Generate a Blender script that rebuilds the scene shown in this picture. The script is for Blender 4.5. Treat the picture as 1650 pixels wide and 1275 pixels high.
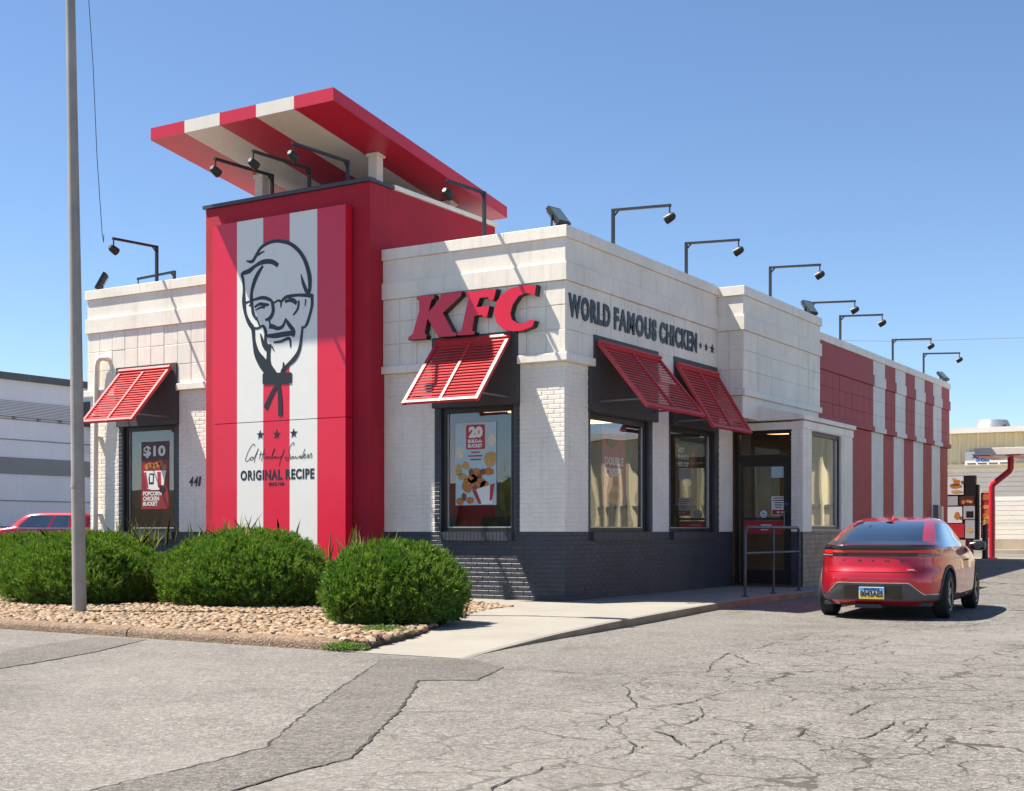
import bpy, bmesh, math, random
import numpy as np
from mathutils import Vector, Matrix
random.seed(7); rng = np.random.default_rng(7)
for o in list(bpy.data.objects): bpy.data.objects.remove(o)
scene = bpy.context.scene
COL = scene.collection
R = math.radians
# ------------------------------------------------------------------ camera, sky, sun, exposure
cam_d = bpy.data.cameras.new('camera'); cam = bpy.data.objects.new('camera', cam_d); COL.objects.link(cam)
cam.location = (9.197, -16.477, 1.0); cam.rotation_euler = (R(90), 0, R(31.5))
cam_d.sensor_width = 36; cam_d.lens = 46.32; cam_d.shift_y = 0.133; cam_d.clip_start = 0.1; cam_d.clip_end = 2000
scene.camera = cam
SUN_DIR = Vector((0.545, 0.236, -1.0)).normalized()
EL = math.asin(-SUN_DIR.z); AZ = math.atan2(-SUN_DIR.x, -SUN_DIR.y)
world = bpy.data.worlds.new('World'); scene.world = world; world.use_nodes = True
wn = world.node_tree; bg = wn.nodes['Background']
sky = wn.nodes.new('ShaderNodeTexSky'); sky.sky_type = 'NISHITA'; sky.sun_disc = False
sky.sun_elevation = EL; sky.sun_rotation = AZ; sky.altitude = 200; sky.air_density = 0.9; sky.dust_density = 0.05; sky.ozone_density = 5.0
wn.links.new(sky.outputs[0], bg.inputs[0]); bg.inputs[1].default_value = 0.073
sun_d = bpy.data.lights.new('sun', 'SUN'); sun_d.energy = 4.9; sun_d.angle = R(0.55); sun_d.color = (1.0, 0.915, 0.79)
sun = bpy.data.objects.new('sun', sun_d); COL.objects.link(sun); sun.rotation_euler = SUN_DIR.to_track_quat('-Z', 'Y').to_euler()
sun.location = (-20, -10, 40)
vs = scene.view_settings; vs.view_transform = 'Standard'; vs.look = 'None'; vs.gamma = 1.0; vs.exposure = 1.22; vs.use_curve_mapping = False
scene.render.engine = 'CYCLES'
scene.cycles.max_bounces = 6; scene.cycles.transparent_max_bounces = 8

# ------------------------------------------------------------------ material helpers
MATS = {}
def nt(name):
    m = bpy.data.materials.new(name); m.use_nodes = True; MATS[name] = m
    t = m.node_tree; return m, t, t.nodes['Principled BSDF']
def N(t, kind, **kw):
    n = t.nodes.new(kind)
    for k, v in kw.items(): setattr(n, k, v)
    return n
def c4(c): return (c[0], c[1], c[2], 1.0)
def noise(t, scale, detail=4.0, rough=0.55, vec=None):
    n = N(t, 'ShaderNodeTexNoise'); n.inputs['Scale'].default_value = scale; n.inputs['Detail'].default_value = detail; n.inputs['Roughness'].default_value = rough
    if vec: t.links.new(vec, n.inputs['Vector'])
    return n.outputs['Fac']
def ramp(t, fac, a, b, ca=(0, 0, 0), cb=(1, 1, 1)):
    r = N(t, 'ShaderNodeValToRGB'); r.color_ramp.elements[0].position = a; r.color_ramp.elements[1].position = b
    r.color_ramp.elements[0].color = c4(ca); r.color_ramp.elements[1].color = c4(cb); t.links.new(fac, r.inputs[0]); return r.outputs[0]
def val(t, v, sock):
    if isinstance(v, (int, float)): sock.default_value = v
    elif isinstance(v, (tuple, list)): sock.default_value = c4(v) if len(sock.default_value) == 4 else v
    else: t.links.new(v, sock)
def mix(t, f, a, b, mode='MIX'):
    m = N(t, 'ShaderNodeMix', data_type='RGBA', blend_type=mode)
    val(t, f, m.inputs[0]); val(t, a, m.inputs[6]); val(t, b, m.inputs[7]); return m.outputs[2]
def math_(t, op, a, b=0.0, c=0.0):
    m = N(t, 'ShaderNodeMath', operation=op)
    val(t, a, m.inputs[0]); val(t, b, m.inputs[1])
    if op in ('MULTIPLY_ADD', 'COMPARE', 'SMOOTH_MIN'): val(t, c, m.inputs[2])
    return m.outputs[0]
def pos(t): return N(t, 'ShaderNodeNewGeometry').outputs['Position']
def sepxyz(t, v):
    s = N(t, 'ShaderNodeSeparateXYZ'); t.links.new(v, s.inputs[0]); return s.outputs
def between(t, v, a, b):
    return math_(t, 'MULTIPLY', math_(t, 'GREATER_THAN', v, a), math_(t, 'LESS_THAN', v, b))
def bump(t, p, h, strength, dist=0.01):
    b = N(t, 'ShaderNodeBump'); b.inputs['Strength'].default_value = strength; b.inputs['Distance'].default_value = dist
    t.links.new(h, b.inputs['Height']); t.links.new(b.outputs[0], p.inputs['Normal'])
def weather(t, col, scale=1.3, lo=0.82, hi=1.08, streak=0.0, tint=(0.62, 0.56, 0.47)):
    """large soft variation, fine variation and optional vertical rain streaks multiplied on a paint colour"""
    P = pos(t)
    n1 = noise(t, scale, 5, 0.6, P); n2 = noise(t, scale * 14, 3, 0.6, P)
    f = math_(t, 'MULTIPLY_ADD', n1, 0.75, math_(t, 'MULTIPLY', n2, 0.25))
    mr = N(t, 'ShaderNodeMapRange'); mr.inputs[1].default_value = 0.3; mr.inputs[2].default_value = 0.7; mr.inputs[3].default_value = lo; mr.inputs[4].default_value = hi
    t.links.new(f, mr.inputs[0])
    cc = N(t, 'ShaderNodeCombineColor'); [t.links.new(mr.outputs[0], cc.inputs[i]) for i in range(3)]
    out = mix(t, 1.0, col, cc.outputs[0], 'MULTIPLY')
    if streak > 0:
        mp = N(t, 'ShaderNodeMapping'); mp.inputs['Scale'].default_value = (9, 9, 0.5); t.links.new(P, mp.inputs[0])
        s = ramp(t, noise(t, 1.0, 5, 0.65, mp.outputs[0]), 0.52, 0.78)
        s2 = N(t, 'ShaderNodeRGBToBW'); t.links.new(s, s2.inputs[0])
        out = mix(t, math_(t, 'MULTIPLY', s2.outputs[0], streak), out, mix(t, 1.0, out, tint, 'MULTIPLY'))
    return out
def mat(name, col, rough=0.6, lo=0.85, hi=1.08, scale=1.5, bumps=None, metallic=0.0, streak=0.0, coat=0.0, spec=None, plain=False, emit=None):
    m, t, p = nt(name)
    if plain: p.inputs['Base Color'].default_value = c4(col)
    else: t.links.new(weather(t, c_node(t, col), scale, lo, hi, streak), p.inputs['Base Color'])
    p.inputs['Roughness'].default_value = rough; p.inputs['Metallic'].default_value = metallic
    if coat: p.inputs['Coat Weight'].default_value = coat; p.inputs['Coat Roughness'].default_value = 0.04
    if spec is not None: p.inputs['Specular IOR Level'].default_value = spec
    if bumps: bump(t, p, noise(t, bumps[0], 4, 0.6, pos(t)), bumps[1], bumps[2] if len(bumps) > 2 else 0.01)
    if emit: p.inputs['Emission Color'].default_value = c4(emit[0]); p.inputs['Emission Strength'].default_value = emit[1]
    return m
def c_node(t, col):
    n = N(t, 'ShaderNodeRGB'); n.outputs[0].default_value = c4(col); return n.outputs[0]

WHITE = (0.86, 0.805, 0.705); CHAR = (0.046, 0.051, 0.062); RED = (0.44, 0.016, 0.030); BRAND = (0.68, 0.010, 0.042)
mat('white_trim', WHITE, 0.55, 0.84, 1.06, 1.1, (60, 0.15), streak=0.45)
mat('white_panel', (0.85, 0.795, 0.69), 0.6, 0.82, 1.06, 1.1, (40, 0.2), streak=0.45)
mat('grey_board', (0.060, 0.058, 0.060), 0.6, 0.8, 1.15, 2.0, (80, 0.15))
mat('sign_red', BRAND, 0.32, 0.92, 1.05, 0.6, coat=0.15)
mat('sign_white', (0.78, 0.77, 0.72), 0.35, 0.93, 1.03, 0.6, coat=0.15)
mat('sign_black', (0.016, 0.019, 0.024), 0.4, 0.9, 1.1, 2)
mat('stucco_red', (0.44, 0.007, 0.028), 0.75, 0.80, 1.12, 1.2, (130, 0.55, 0.012), streak=0.3)
mat('canopy_red', (0.56, 0.014, 0.040), 0.38, 0.90, 1.05, 0.8, streak=0.15)
mat('canopy_white', (0.74, 0.69, 0.61), 0.42, 0.90, 1.04, 0.8, streak=0.25)
mat('shutter_red', (0.55, 0.045, 0.050), 0.42, 0.88, 1.1, 3)
mat('black_metal', (0.018, 0.019, 0.021), 0.45, 0.8, 1.3, 6)
mat('dark_frame', (0.028, 0.023, 0.020), 0.38, 0.8, 1.2, 4, metallic=0.3)
mat('grey_metal', (0.20, 0.21, 0.22), 0.45, 0.8, 1.1, 6, metallic=0.6)
mat('rail_paint', (0.055, 0.065, 0.078), 0.45, 0.6, 1.3, 8)
mat('lamp_lens', (0.75, 0.75, 0.72), 0.15, plain=True)
mat('flood_lens', (0.10, 0.16, 0.18), 0.06, plain=True)
mat('coping_dark', (0.045, 0.055, 0.065), 0.4, 0.8, 1.2, 4)
mat('brown_tile', (0.40, 0.28, 0.195), 0.75, 0.6, 1.25, 6, (50, 0.4))
mat('interior', (0.34, 0.27, 0.19), 0.8, 0.8, 1.1, 2)
mat('interior_dark', (0.09, 0.06, 0.045), 0.8, 0.7, 1.3, 2)
mat('interior_floor', (0.09, 0.075, 0.06), 0.5, 0.7, 1.2, 3)
mat('ceiling_tile', (0.45, 0.42, 0.36), 0.8, 0.9, 1.05, 2)
mat('roof_membrane', (0.4, 0.4, 0.4), 0.8)
mat('warm_lamp', (0.9, 0.7, 0.45), 0.5, plain=True, emit=((1.0, 0.62, 0.30), 1.6))
mat('paper_white', (0.72, 0.73, 0.70), 0.5, plain=True)
mat('print_blue', (0.40, 0.55, 0.60), 0.5, 0.9, 1.1, 4)
mat('print_red', (0.42, 0.02, 0.03), 0.45, 0.85, 1.1, 5)
mat('print_deep_red', (0.24, 0.016, 0.016), 0.45, 0.8, 1.2, 5)
mat('print_maroon', (0.065, 0.018, 0.016), 0.45, 0.8, 1.2, 5)
mat('print_black', (0.02, 0.02, 0.022), 0.45, plain=True)
mat('print_orange', (0.46, 0.16, 0.03), 0.5, 0.5, 1.4, 30)
mat('print_gold', (0.55, 0.33, 0.09), 0.5, 0.5, 1.3, 30)
mat('print_brown', (0.20, 0.07, 0.02), 0.5, 0.5, 1.4, 30)
mat('print_cream', (0.62, 0.56, 0.42), 0.5, 0.8, 1.2, 20)
mat('wheel_blue', (0.02, 0.08, 0.28), 0.4, plain=True)

def glass(name, tint=(0.86, 0.92, 0.92), boost=0.06, gain=1.5, rough=0.0, ior=1.5):
    m = bpy.data.materials.new(name); m.use_nodes = True; MATS[name] = m; t = m.node_tree
    t.nodes.remove(t.nodes['Principled BSDF']); out = t.nodes['Material Output']
    tr = N(t, 'ShaderNodeBsdfTransparent'); tr.inputs[0].default_value = c4(tint)
    gl = N(t, 'ShaderNodeBsdfGlossy'); gl.inputs['Roughness'].default_value = rough; gl.inputs[0].default_value = (1, 1, 1, 1)
    ge = N(t, 'ShaderNodeNewGeometry'); dt = N(t, 'ShaderNodeVectorMath', operation='DOT_PRODUCT'); t.links.new(ge.outputs['Incoming'], dt.inputs[0]); t.links.new(ge.outputs['Normal'], dt.inputs[1])
    sch = math_(t, 'MULTIPLY_ADD', math_(t, 'POWER', math_(t, 'SUBTRACT', 1.0, math_(t, 'ABSOLUTE', dt.outputs['Value'])), 5.0), 0.96, 0.04)   # same from both sides of the pane
    nb = N(t, 'ShaderNodeBump'); nb.inputs['Strength'].default_value = 0.05; nb.inputs['Distance'].default_value = 0.05
    t.links.new(noise(t, 1.1, 1, 0.4, pos(t)), nb.inputs['Height']); t.links.new(nb.outputs[0], gl.inputs['Normal'])
    f = math_(t, 'ADD', math_(t, 'MULTIPLY', sch, gain), boost)
    mx = N(t, 'ShaderNodeMixShader'); t.links.new(f, mx.inputs[0]); t.links.new(tr.outputs[0], mx.inputs[1]); t.links.new(gl.outputs[0], mx.inputs[2])
    t.links.new(mx.outputs[0], out.inputs[0]); return m
glass('window_glass', (0.93, 0.95, 0.94), 0.0, 1.9)
glass('door_glass', (0.80, 0.80, 0.76), 0.0, 1.0)
glass('car_glass', (0.22, 0.27, 0.26), 0.17, 1.5)

def paint_front():
    m, t, p = nt('brick_paint')
    X, Y, Z = sepxyz(t, pos(t))
    low = math_(t, 'LESS_THAN', Z, 1.0)
    front = math_(t, 'LESS_THAN', Y, 0.2)
    bays = math_(t, 'ADD', between(t, X, -2.31, -0.79), between(t, X, -9.23, -7.72))
    bays = math_(t, 'MULTIPLY', math_(t, 'MULTIPLY', bays, front), math_(t, 'GREATER_THAN', Z, 0.9))
    side = math_(t, 'MULTIPLY', math_(t, 'ADD', between(t, Y, 0.76, 2.97), between(t, Y, 3.6, 5.75)), math_(t, 'GREATER_THAN', X, -0.3))
    f = math_(t, 'MINIMUM', math_(t, 'ADD', math_(t, 'ADD', low, bays), side), 1.0)
    w = weather(t, c_node(t, (0.86, 0.81, 0.715)), 1.2, 0.86, 1.05, 0.35)
    d = weather(t, c_node(t, CHAR), 1.6, 0.75, 1.25)
    t.links.new(mix(t, f, w, d), p.inputs['Base Color'])
    t.links.new(math_(t, 'MULTIPLY_ADD', f, -0.12, 0.58), p.inputs['Roughness'])
    bump(t, p, noise(t, 45, 4, 0.6, pos(t)), 0.25, 0.008)
paint_front()
STR = [15.25, 16.25, 17.2, 18.15, 19.1, 20.1, 21.05, 22.0]
def paint_stripes(name, red, white, roughv, bs):
    m, t, p = nt(name)
    X, Y, Z = sepxyz(t, pos(t)); f = None
    for a, b in ((STR[0], STR[1]), (STR[2], STR[3]), (STR[4], STR[5]), (STR[6], STR[7])):
        g = between(t, Y, a, b); f = g if f is None else math_(t, 'ADD', f, g)
    t.links.new(mix(t, f, weather(t, c_node(t, red), 1.2, 0.85, 1.1, 0.2), weather(t, c_node(t, white), 1.2, 0.85, 1.05, 0.3)), p.inputs['Base Color'])
    p.inputs['Roughness'].default_value = roughv; bump(t, p, noise(t, bs, 4, 0.6, pos(t)), 0.2, 0.008)
paint_stripes('brick_stripes', (0.40, 0.045, 0.050), (0.78, 0.76, 0.71), 0.6, 45)
paint_stripes('panel_stripes', (0.36, 0.030, 0.038), (0.76, 0.74, 0.69), 0.6, 40)

def asphalt(name, base, dark, gator=True):
    m, t, p = nt(name); P = pos(t)
    X, Y, Z = sepxyz(t, P)
    big = noise(t, 0.35, 5, 0.6, P); med = noise(t, 3.0, 5, 0.65, P)
    col = mix(t, ramp(t, big, 0.35, 0.68), base, tuple(c * 0.80 for c in base))
    col = mix(t, ramp(t, med, 0.45, 0.72), col, mix(t, 1.0, col, (0.80, 0.79, 0.77), 'MULTIPLY'))
    v = N(t, 'ShaderNodeTexVoronoi'); v.inputs['Scale'].default_value = 95; t.links.new(P, v.inputs['Vector'])
    bw = N(t, 'ShaderNodeRGBToBW'); t.links.new(v.outputs['Color'], bw.inputs[0])
    col = mix(t, ramp(t, bw.outputs[0], 0.25, 0.8), mix(t, 1.0, col, (0.62, 0.61, 0.60), 'MULTIPLY'), mix(t, 1.0, col, (1.28, 1.26, 1.22), 'MULTIPLY'))
    v2 = N(t, 'ShaderNodeTexVoronoi'); v2.inputs['Scale'].default_value = 42; t.links.new(P, v2.inputs['Vector'])
    b2 = N(t, 'ShaderNodeRGBToBW'); t.links.new(v2.outputs['Color'], b2.inputs[0])
    col = mix(t, ramp(t, b2.outputs[0], 0.15, 0.85), mix(t, 1.0, col, (0.70, 0.69, 0.68), 'MULTIPLY'), mix(t, 1.0, col, (1.25, 1.24, 1.21), 'MULTIPLY'))
    spk = noise(t, 150, 2, 0.5, P)
    col = mix(t, ramp(t, spk, 0.60, 0.72), col, tuple(min(1, c * 1.9) for c in base))
    # oil and tyre stains
    mp = N(t, 'ShaderNodeMapping'); mp.inputs['Scale'].default_value = (1.1, 0.45, 1); mp.inputs['Rotation'].default_value = (0, 0, 0.5); t.links.new(P, mp.inputs[0])
    st = ramp(t, noise(t, 1.0, 4, 0.6, mp.outputs[0]), 0.60, 0.74)
    sb = N(t, 'ShaderNodeRGBToBW'); t.links.new(st, sb.inputs[0])
    col = mix(t, math_(t, 'MULTIPLY', sb.outputs[0], 0.75), col, mix(t, 1.0, col, (0.62, 0.60, 0.58), 'MULTIPLY'))
    h = math_(t, 'ADD', math_(t, 'MULTIPLY', bw.outputs[0], 0.5), math_(t, 'MULTIPLY', spk, 0.5))
    if gator:
        wv = N(t, 'ShaderNodeTexNoise'); wv.inputs['Scale'].default_value = 2.5; wv.inputs['Detail'].default_value = 5; t.links.new(P, wv.inputs['Vector'])
        ad = N(t, 'ShaderNodeMix', data_type='VECTOR'); ad.inputs[0].default_value = 0.28; t.links.new(P, ad.inputs[4]); t.links.new(wv.outputs['Color'], ad.inputs[5])
        vo = N(t, 'ShaderNodeTexVoronoi', feature='DISTANCE_TO_EDGE'); vo.inputs['Scale'].default_value = 3.1; t.links.new(ad.outputs[1], vo.inputs['Vector'])
        line = math_(t, 'LESS_THAN', vo.outputs['Distance'], math_(t, 'MULTIPLY', noise(t, 5, 4, 0.7, P), 0.038))
        msk = ramp(t, noise(t, 0.55, 3, 0.6, P), 0.36, 0.45); mb = N(t, 'ShaderNodeRGBToBW'); t.links.new(msk, mb.inputs[0])
        brk = math_(t, 'GREATER_THAN', noise(t, 1.9, 3, 0.6, P), 0.41)
        reg = N(t, 'ShaderNodeMapRange'); reg.inputs[1].default_value = 3.2; reg.inputs[2].default_value = 4.6; t.links.new(math_(t, 'ADD', X, math_(t, 'MULTIPLY', Y, 0.12)), reg.inputs[0])
        k = math_(t, 'MULTIPLY', math_(t, 'MULTIPLY', line, brk), math_(t, 'MULTIPLY', mb.outputs[0], reg.outputs[0]))
        col = mix(t, math_(t, 'MULTIPLY', k, 0.95), col, dark)
        vf = N(t, 'ShaderNodeTexVoronoi', feature='DISTANCE_TO_EDGE'); vf.inputs['Scale'].default_value = 7.5; t.links.new(ad.outputs[1], vf.inputs['Vector'])
        k2 = math_(t, 'MULTIPLY', math_(t, 'LESS_THAN', vf.outputs['Distance'], 0.021), math_(t, 'GREATER_THAN', noise(t, 1.3, 4, 0.65, P), 0.48))
        k2 = math_(t, 'MULTIPLY', k2, math_(t, 'MULTIPLY', reg.outputs[0], math_(t, 'GREATER_THAN', noise(t, 5.0, 3, 0.6, P), 0.45)))
        col = mix(t, math_(t, 'MULTIPLY', k2, 0.7), col, dark); k = math_(t, 'MAXIMUM', k, math_(t, 'MULTIPLY', k2, 0.5))
        # worn, dusty paler tracks
        du = ramp(t, noise(t, 0.22, 4, 0.55, P), 0.5, 0.7); db = N(t, 'ShaderNodeRGBToBW'); t.links.new(du, db.inputs[0])
        col = mix(t, math_(t, 'MULTIPLY', db.outputs[0], 0.35), col, (0.25, 0.236, 0.216))
        h = math_(t, 'SUBTRACT', h, math_(t, 'MULTIPLY', k, 1.5))
    t.links.new(col, p.inputs['Base Color']); p.inputs['Roughness'].default_value = 0.85; p.inputs['Specular IOR Level'].default_value = 0.3
    bump(t, p, h, 0.5, 0.012)
asphalt('asphalt', (0.192, 0.186, 0.177), (0.05, 0.044, 0.037))
asphalt('asphalt_patch', (0.148, 0.142, 0.134), (0.04, 0.04, 0.04), False)
mat('crack_dark', (0.035, 0.032, 0.028), 0.95, 0.6, 1.4, 8)
def concrete():
    m, t, p = nt('concrete'); P = pos(t)
    col = weather(t, c_node(t, (0.295, 0.275, 0.24)), 0.9, 0.82, 1.08)
    mp = N(t, 'ShaderNodeMapping'); mp.inputs['Scale'].default_value = (2, 70, 1); mp.inputs['Rotation'].default_value = (0, 0, 0.12); t.links.new(P, mp.inputs[0])
    br = noise(t, 1.0, 3, 0.6, mp.outputs[0])
    col = mix(t, ramp(t, br, 0.35, 0.7), col, mix(t, 1.0, col, (0.86, 0.85, 0.83), 'MULTIPLY'))
    t.links.new(col, p.inputs['Base Color']); p.inputs['Roughness'].default_value = 0.8; bump(t, p, br, 0.35, 0.008)
concrete()
def aggregate():
    m, t, p = nt('kerb_aggregate'); P = pos(t)
    v = N(t, 'ShaderNodeTexVoronoi'); v.inputs['Scale'].default_value = 55; t.links.new(P, v.inputs['Vector'])
    bw = N(t, 'ShaderNodeRGBToBW'); t.links.new(v.outputs['Color'], bw.inputs[0])
    col = mix(t, bw.outputs[0], (0.095, 0.062, 0.038), (0.30, 0.21, 0.135)); col = weather(t, col, 1.5, 0.7, 1.1)
    t.links.new(col, p.inputs['Base Color']); p.inputs['Roughness'].default_value = 0.85; bump(t, p, v.outputs['Distance'], 0.8, 0.012)
aggregate()
mat('curb_face', (0.30, 0.22, 0.14), 0.85, 0.55, 1.25, 2.2, (60, 0.5))
def stone_mat():
    m, t, p = nt('river_stone'); g = N(t, 'ShaderNodeNewGeometry')
    r = N(t, 'ShaderNodeValToRGB'); cr = r.color_ramp
    cols = [(0.0, (0.17, 0.10, 0.052)), (0.25, (0.28, 0.185, 0.105)), (0.5, (0.34, 0.24, 0.145)), (0.7, (0.22, 0.125, 0.062)), (0.85, (0.40, 0.32, 0.23)), (1.0, (0.14, 0.095, 0.065))]
    cr.elements[0].position, cr.elements[0].color = 0, c4(cols[0][1]); cr.elements[1].position, cr.elements[1].color = 1, c4(cols[-1][1])
    for q, c in cols[1:-1]: e = cr.elements.new(q); e.color = c4(c)
    oi = N(t, 'ShaderNodeObjectInfo')
    f = math_(t, 'FRACT', math_(t, 'ADD', g.outputs['Random Per Island'], oi.outputs['Random']))
    t.links.new(f, r.inputs[0]); t.links.new(weather(t, r.outputs[0], 9, 0.75, 1.12), p.inputs['Base Color']); p.inputs['Roughness'].default_value = 0.7
stone_mat()
mat('gravel_soil', (0.085, 0.06, 0.04), 0.95, 0.6, 1.2, 8, (40, 0.6))
def leaf_mat(name, a, b, c):
    m, t, p = nt(name); g = N(t, 'ShaderNodeNewGeometry')
    col = mix(t, g.outputs['Random Per Island'], a, b)
    col = mix(t, ramp(t, noise(t, 2.2, 3, 0.6, g.outputs['Position']), 0.42, 0.66), col, c)
    t.links.new(col, p.inputs['Base Color']); p.inputs['Roughness'].default_value = 0.55; p.inputs['Specular IOR Level'].default_value = 0.25
    tr = N(t, 'ShaderNodeBsdfTranslucent'); t.links.new(mix(t, 1.0, col, (1.3, 1.5, 0.5), 'MULTIPLY'), tr.inputs[0])
    mx = N(t, 'ShaderNodeMixShader'); mx.inputs[0].default_value = 0.30; t.links.new(p.outputs[0], mx.inputs[1]); t.links.new(tr.outputs[0], mx.inputs[2])
    t.links.new(mx.outputs[0], t.nodes['Material Output'].inputs[0])
leaf_mat('juniper', (0.032, 0.080, 0.015), (0.230, 0.335, 0.056), (0.095, 0.190, 0.034))
leaf_mat('weed_green', (0.09, 0.16, 0.03), (0.14, 0.22, 0.05), (0.11, 0.18, 0.04))
leaf_mat('dry_grass', (0.28, 0.25, 0.10), (0.20, 0.24, 0.07), (0.24, 0.22, 0.08))
mat('bark', (0.10, 0.07, 0.045), 0.9, 0.6, 1.3, 12, (40, 0.6))
mat('pole_grey', (0.34, 0.315, 0.28), 0.6, 0.72, 1.12, 2.5, (30, 0.3), streak=0.5)
mat('cable', (0.03, 0.03, 0.032), 0.6, plain=True)
def car_paint(name, col):
    m, t, p = nt(name); P = pos(t)
    t.links.new(weather(t, c_node(t, col), 2.0, 0.94, 1.05), p.inputs['Base Color'])
    p.inputs['Metallic'].default_value = 0.45; p.inputs['Roughness'].default_value = 0.32; p.inputs['Coat Weight'].default_value = 1.0; p.inputs['Coat Roughness'].default_value = 0.03
car_paint('car_red', (0.52, 0.010, 0.022)); car_paint('suv_red', (0.48, 0.02, 0.035))
mat('car_black', (0.014, 0.013, 0.013), 0.25, plain=True, coat=0.6)
mat('car_trim', (0.035, 0.035, 0.037), 0.6, plain=True)
mat('car_grey', (0.18, 0.18, 0.185), 0.4, plain=True)
mat('car_insert', (0.085, 0.085, 0.09), 0.5, plain=True)
mat('chrome', (0.7, 0.7, 0.7), 0.15, plain=True, metallic=1.0)
mat('tyre', (0.018, 0.018, 0.019), 0.8, 0.7, 1.2, 10)
mat('rim', (0.16, 0.16, 0.165), 0.3, plain=True, metallic=0.9)
mat('tail_red', (0.72, 0.020, 0.020), 0.12, plain=True, coat=0.8)
mat('plate_white', (0.68, 0.70, 0.70), 0.4, plain=True)
mat('plate_yellow', (0.75, 0.48, 0.02), 0.4, plain=True)
mat('plate_blue', (0.10, 0.32, 0.60), 0.4, plain=True)
mat('far_white', (0.80, 0.78, 0.80), 0.6, 0.92, 1.04, 0.5, streak=0.2)
mat('far_grey', (0.26, 0.25, 0.24), 0.6, 0.9, 1.06, 0.5)
mat('far_roof', (0.10, 0.10, 0.10), 0.6, 0.9, 1.1, 0.5)
mat('cream_metal', (0.74, 0.655, 0.44), 0.45, 0.9, 1.04, 0.8, streak=0.2)
mat('block_white', (0.72, 0.70, 0.65), 0.65, 0.9, 1.04, 0.8)
mat('galvanised', (0.55, 0.55, 0.55), 0.35, 0.85, 1.1, 3, metallic=0.7)
mat('retaining', (0.42, 0.36, 0.27), 0.85, 0.7, 1.1, 1.0, (30, 0.3))
mat('post_red', (0.50, 0.010, 0.030), 0.4, 0.92, 1.06, 2)
mat('menu_black', (0.012, 0.012, 0.014), 0.35, plain=True)
mat('menu_white', (0.62, 0.63, 0.66), 0.4, plain=True)
mat('menu_grey', (0.35, 0.36, 0.38), 0.4, plain=True)

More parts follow.
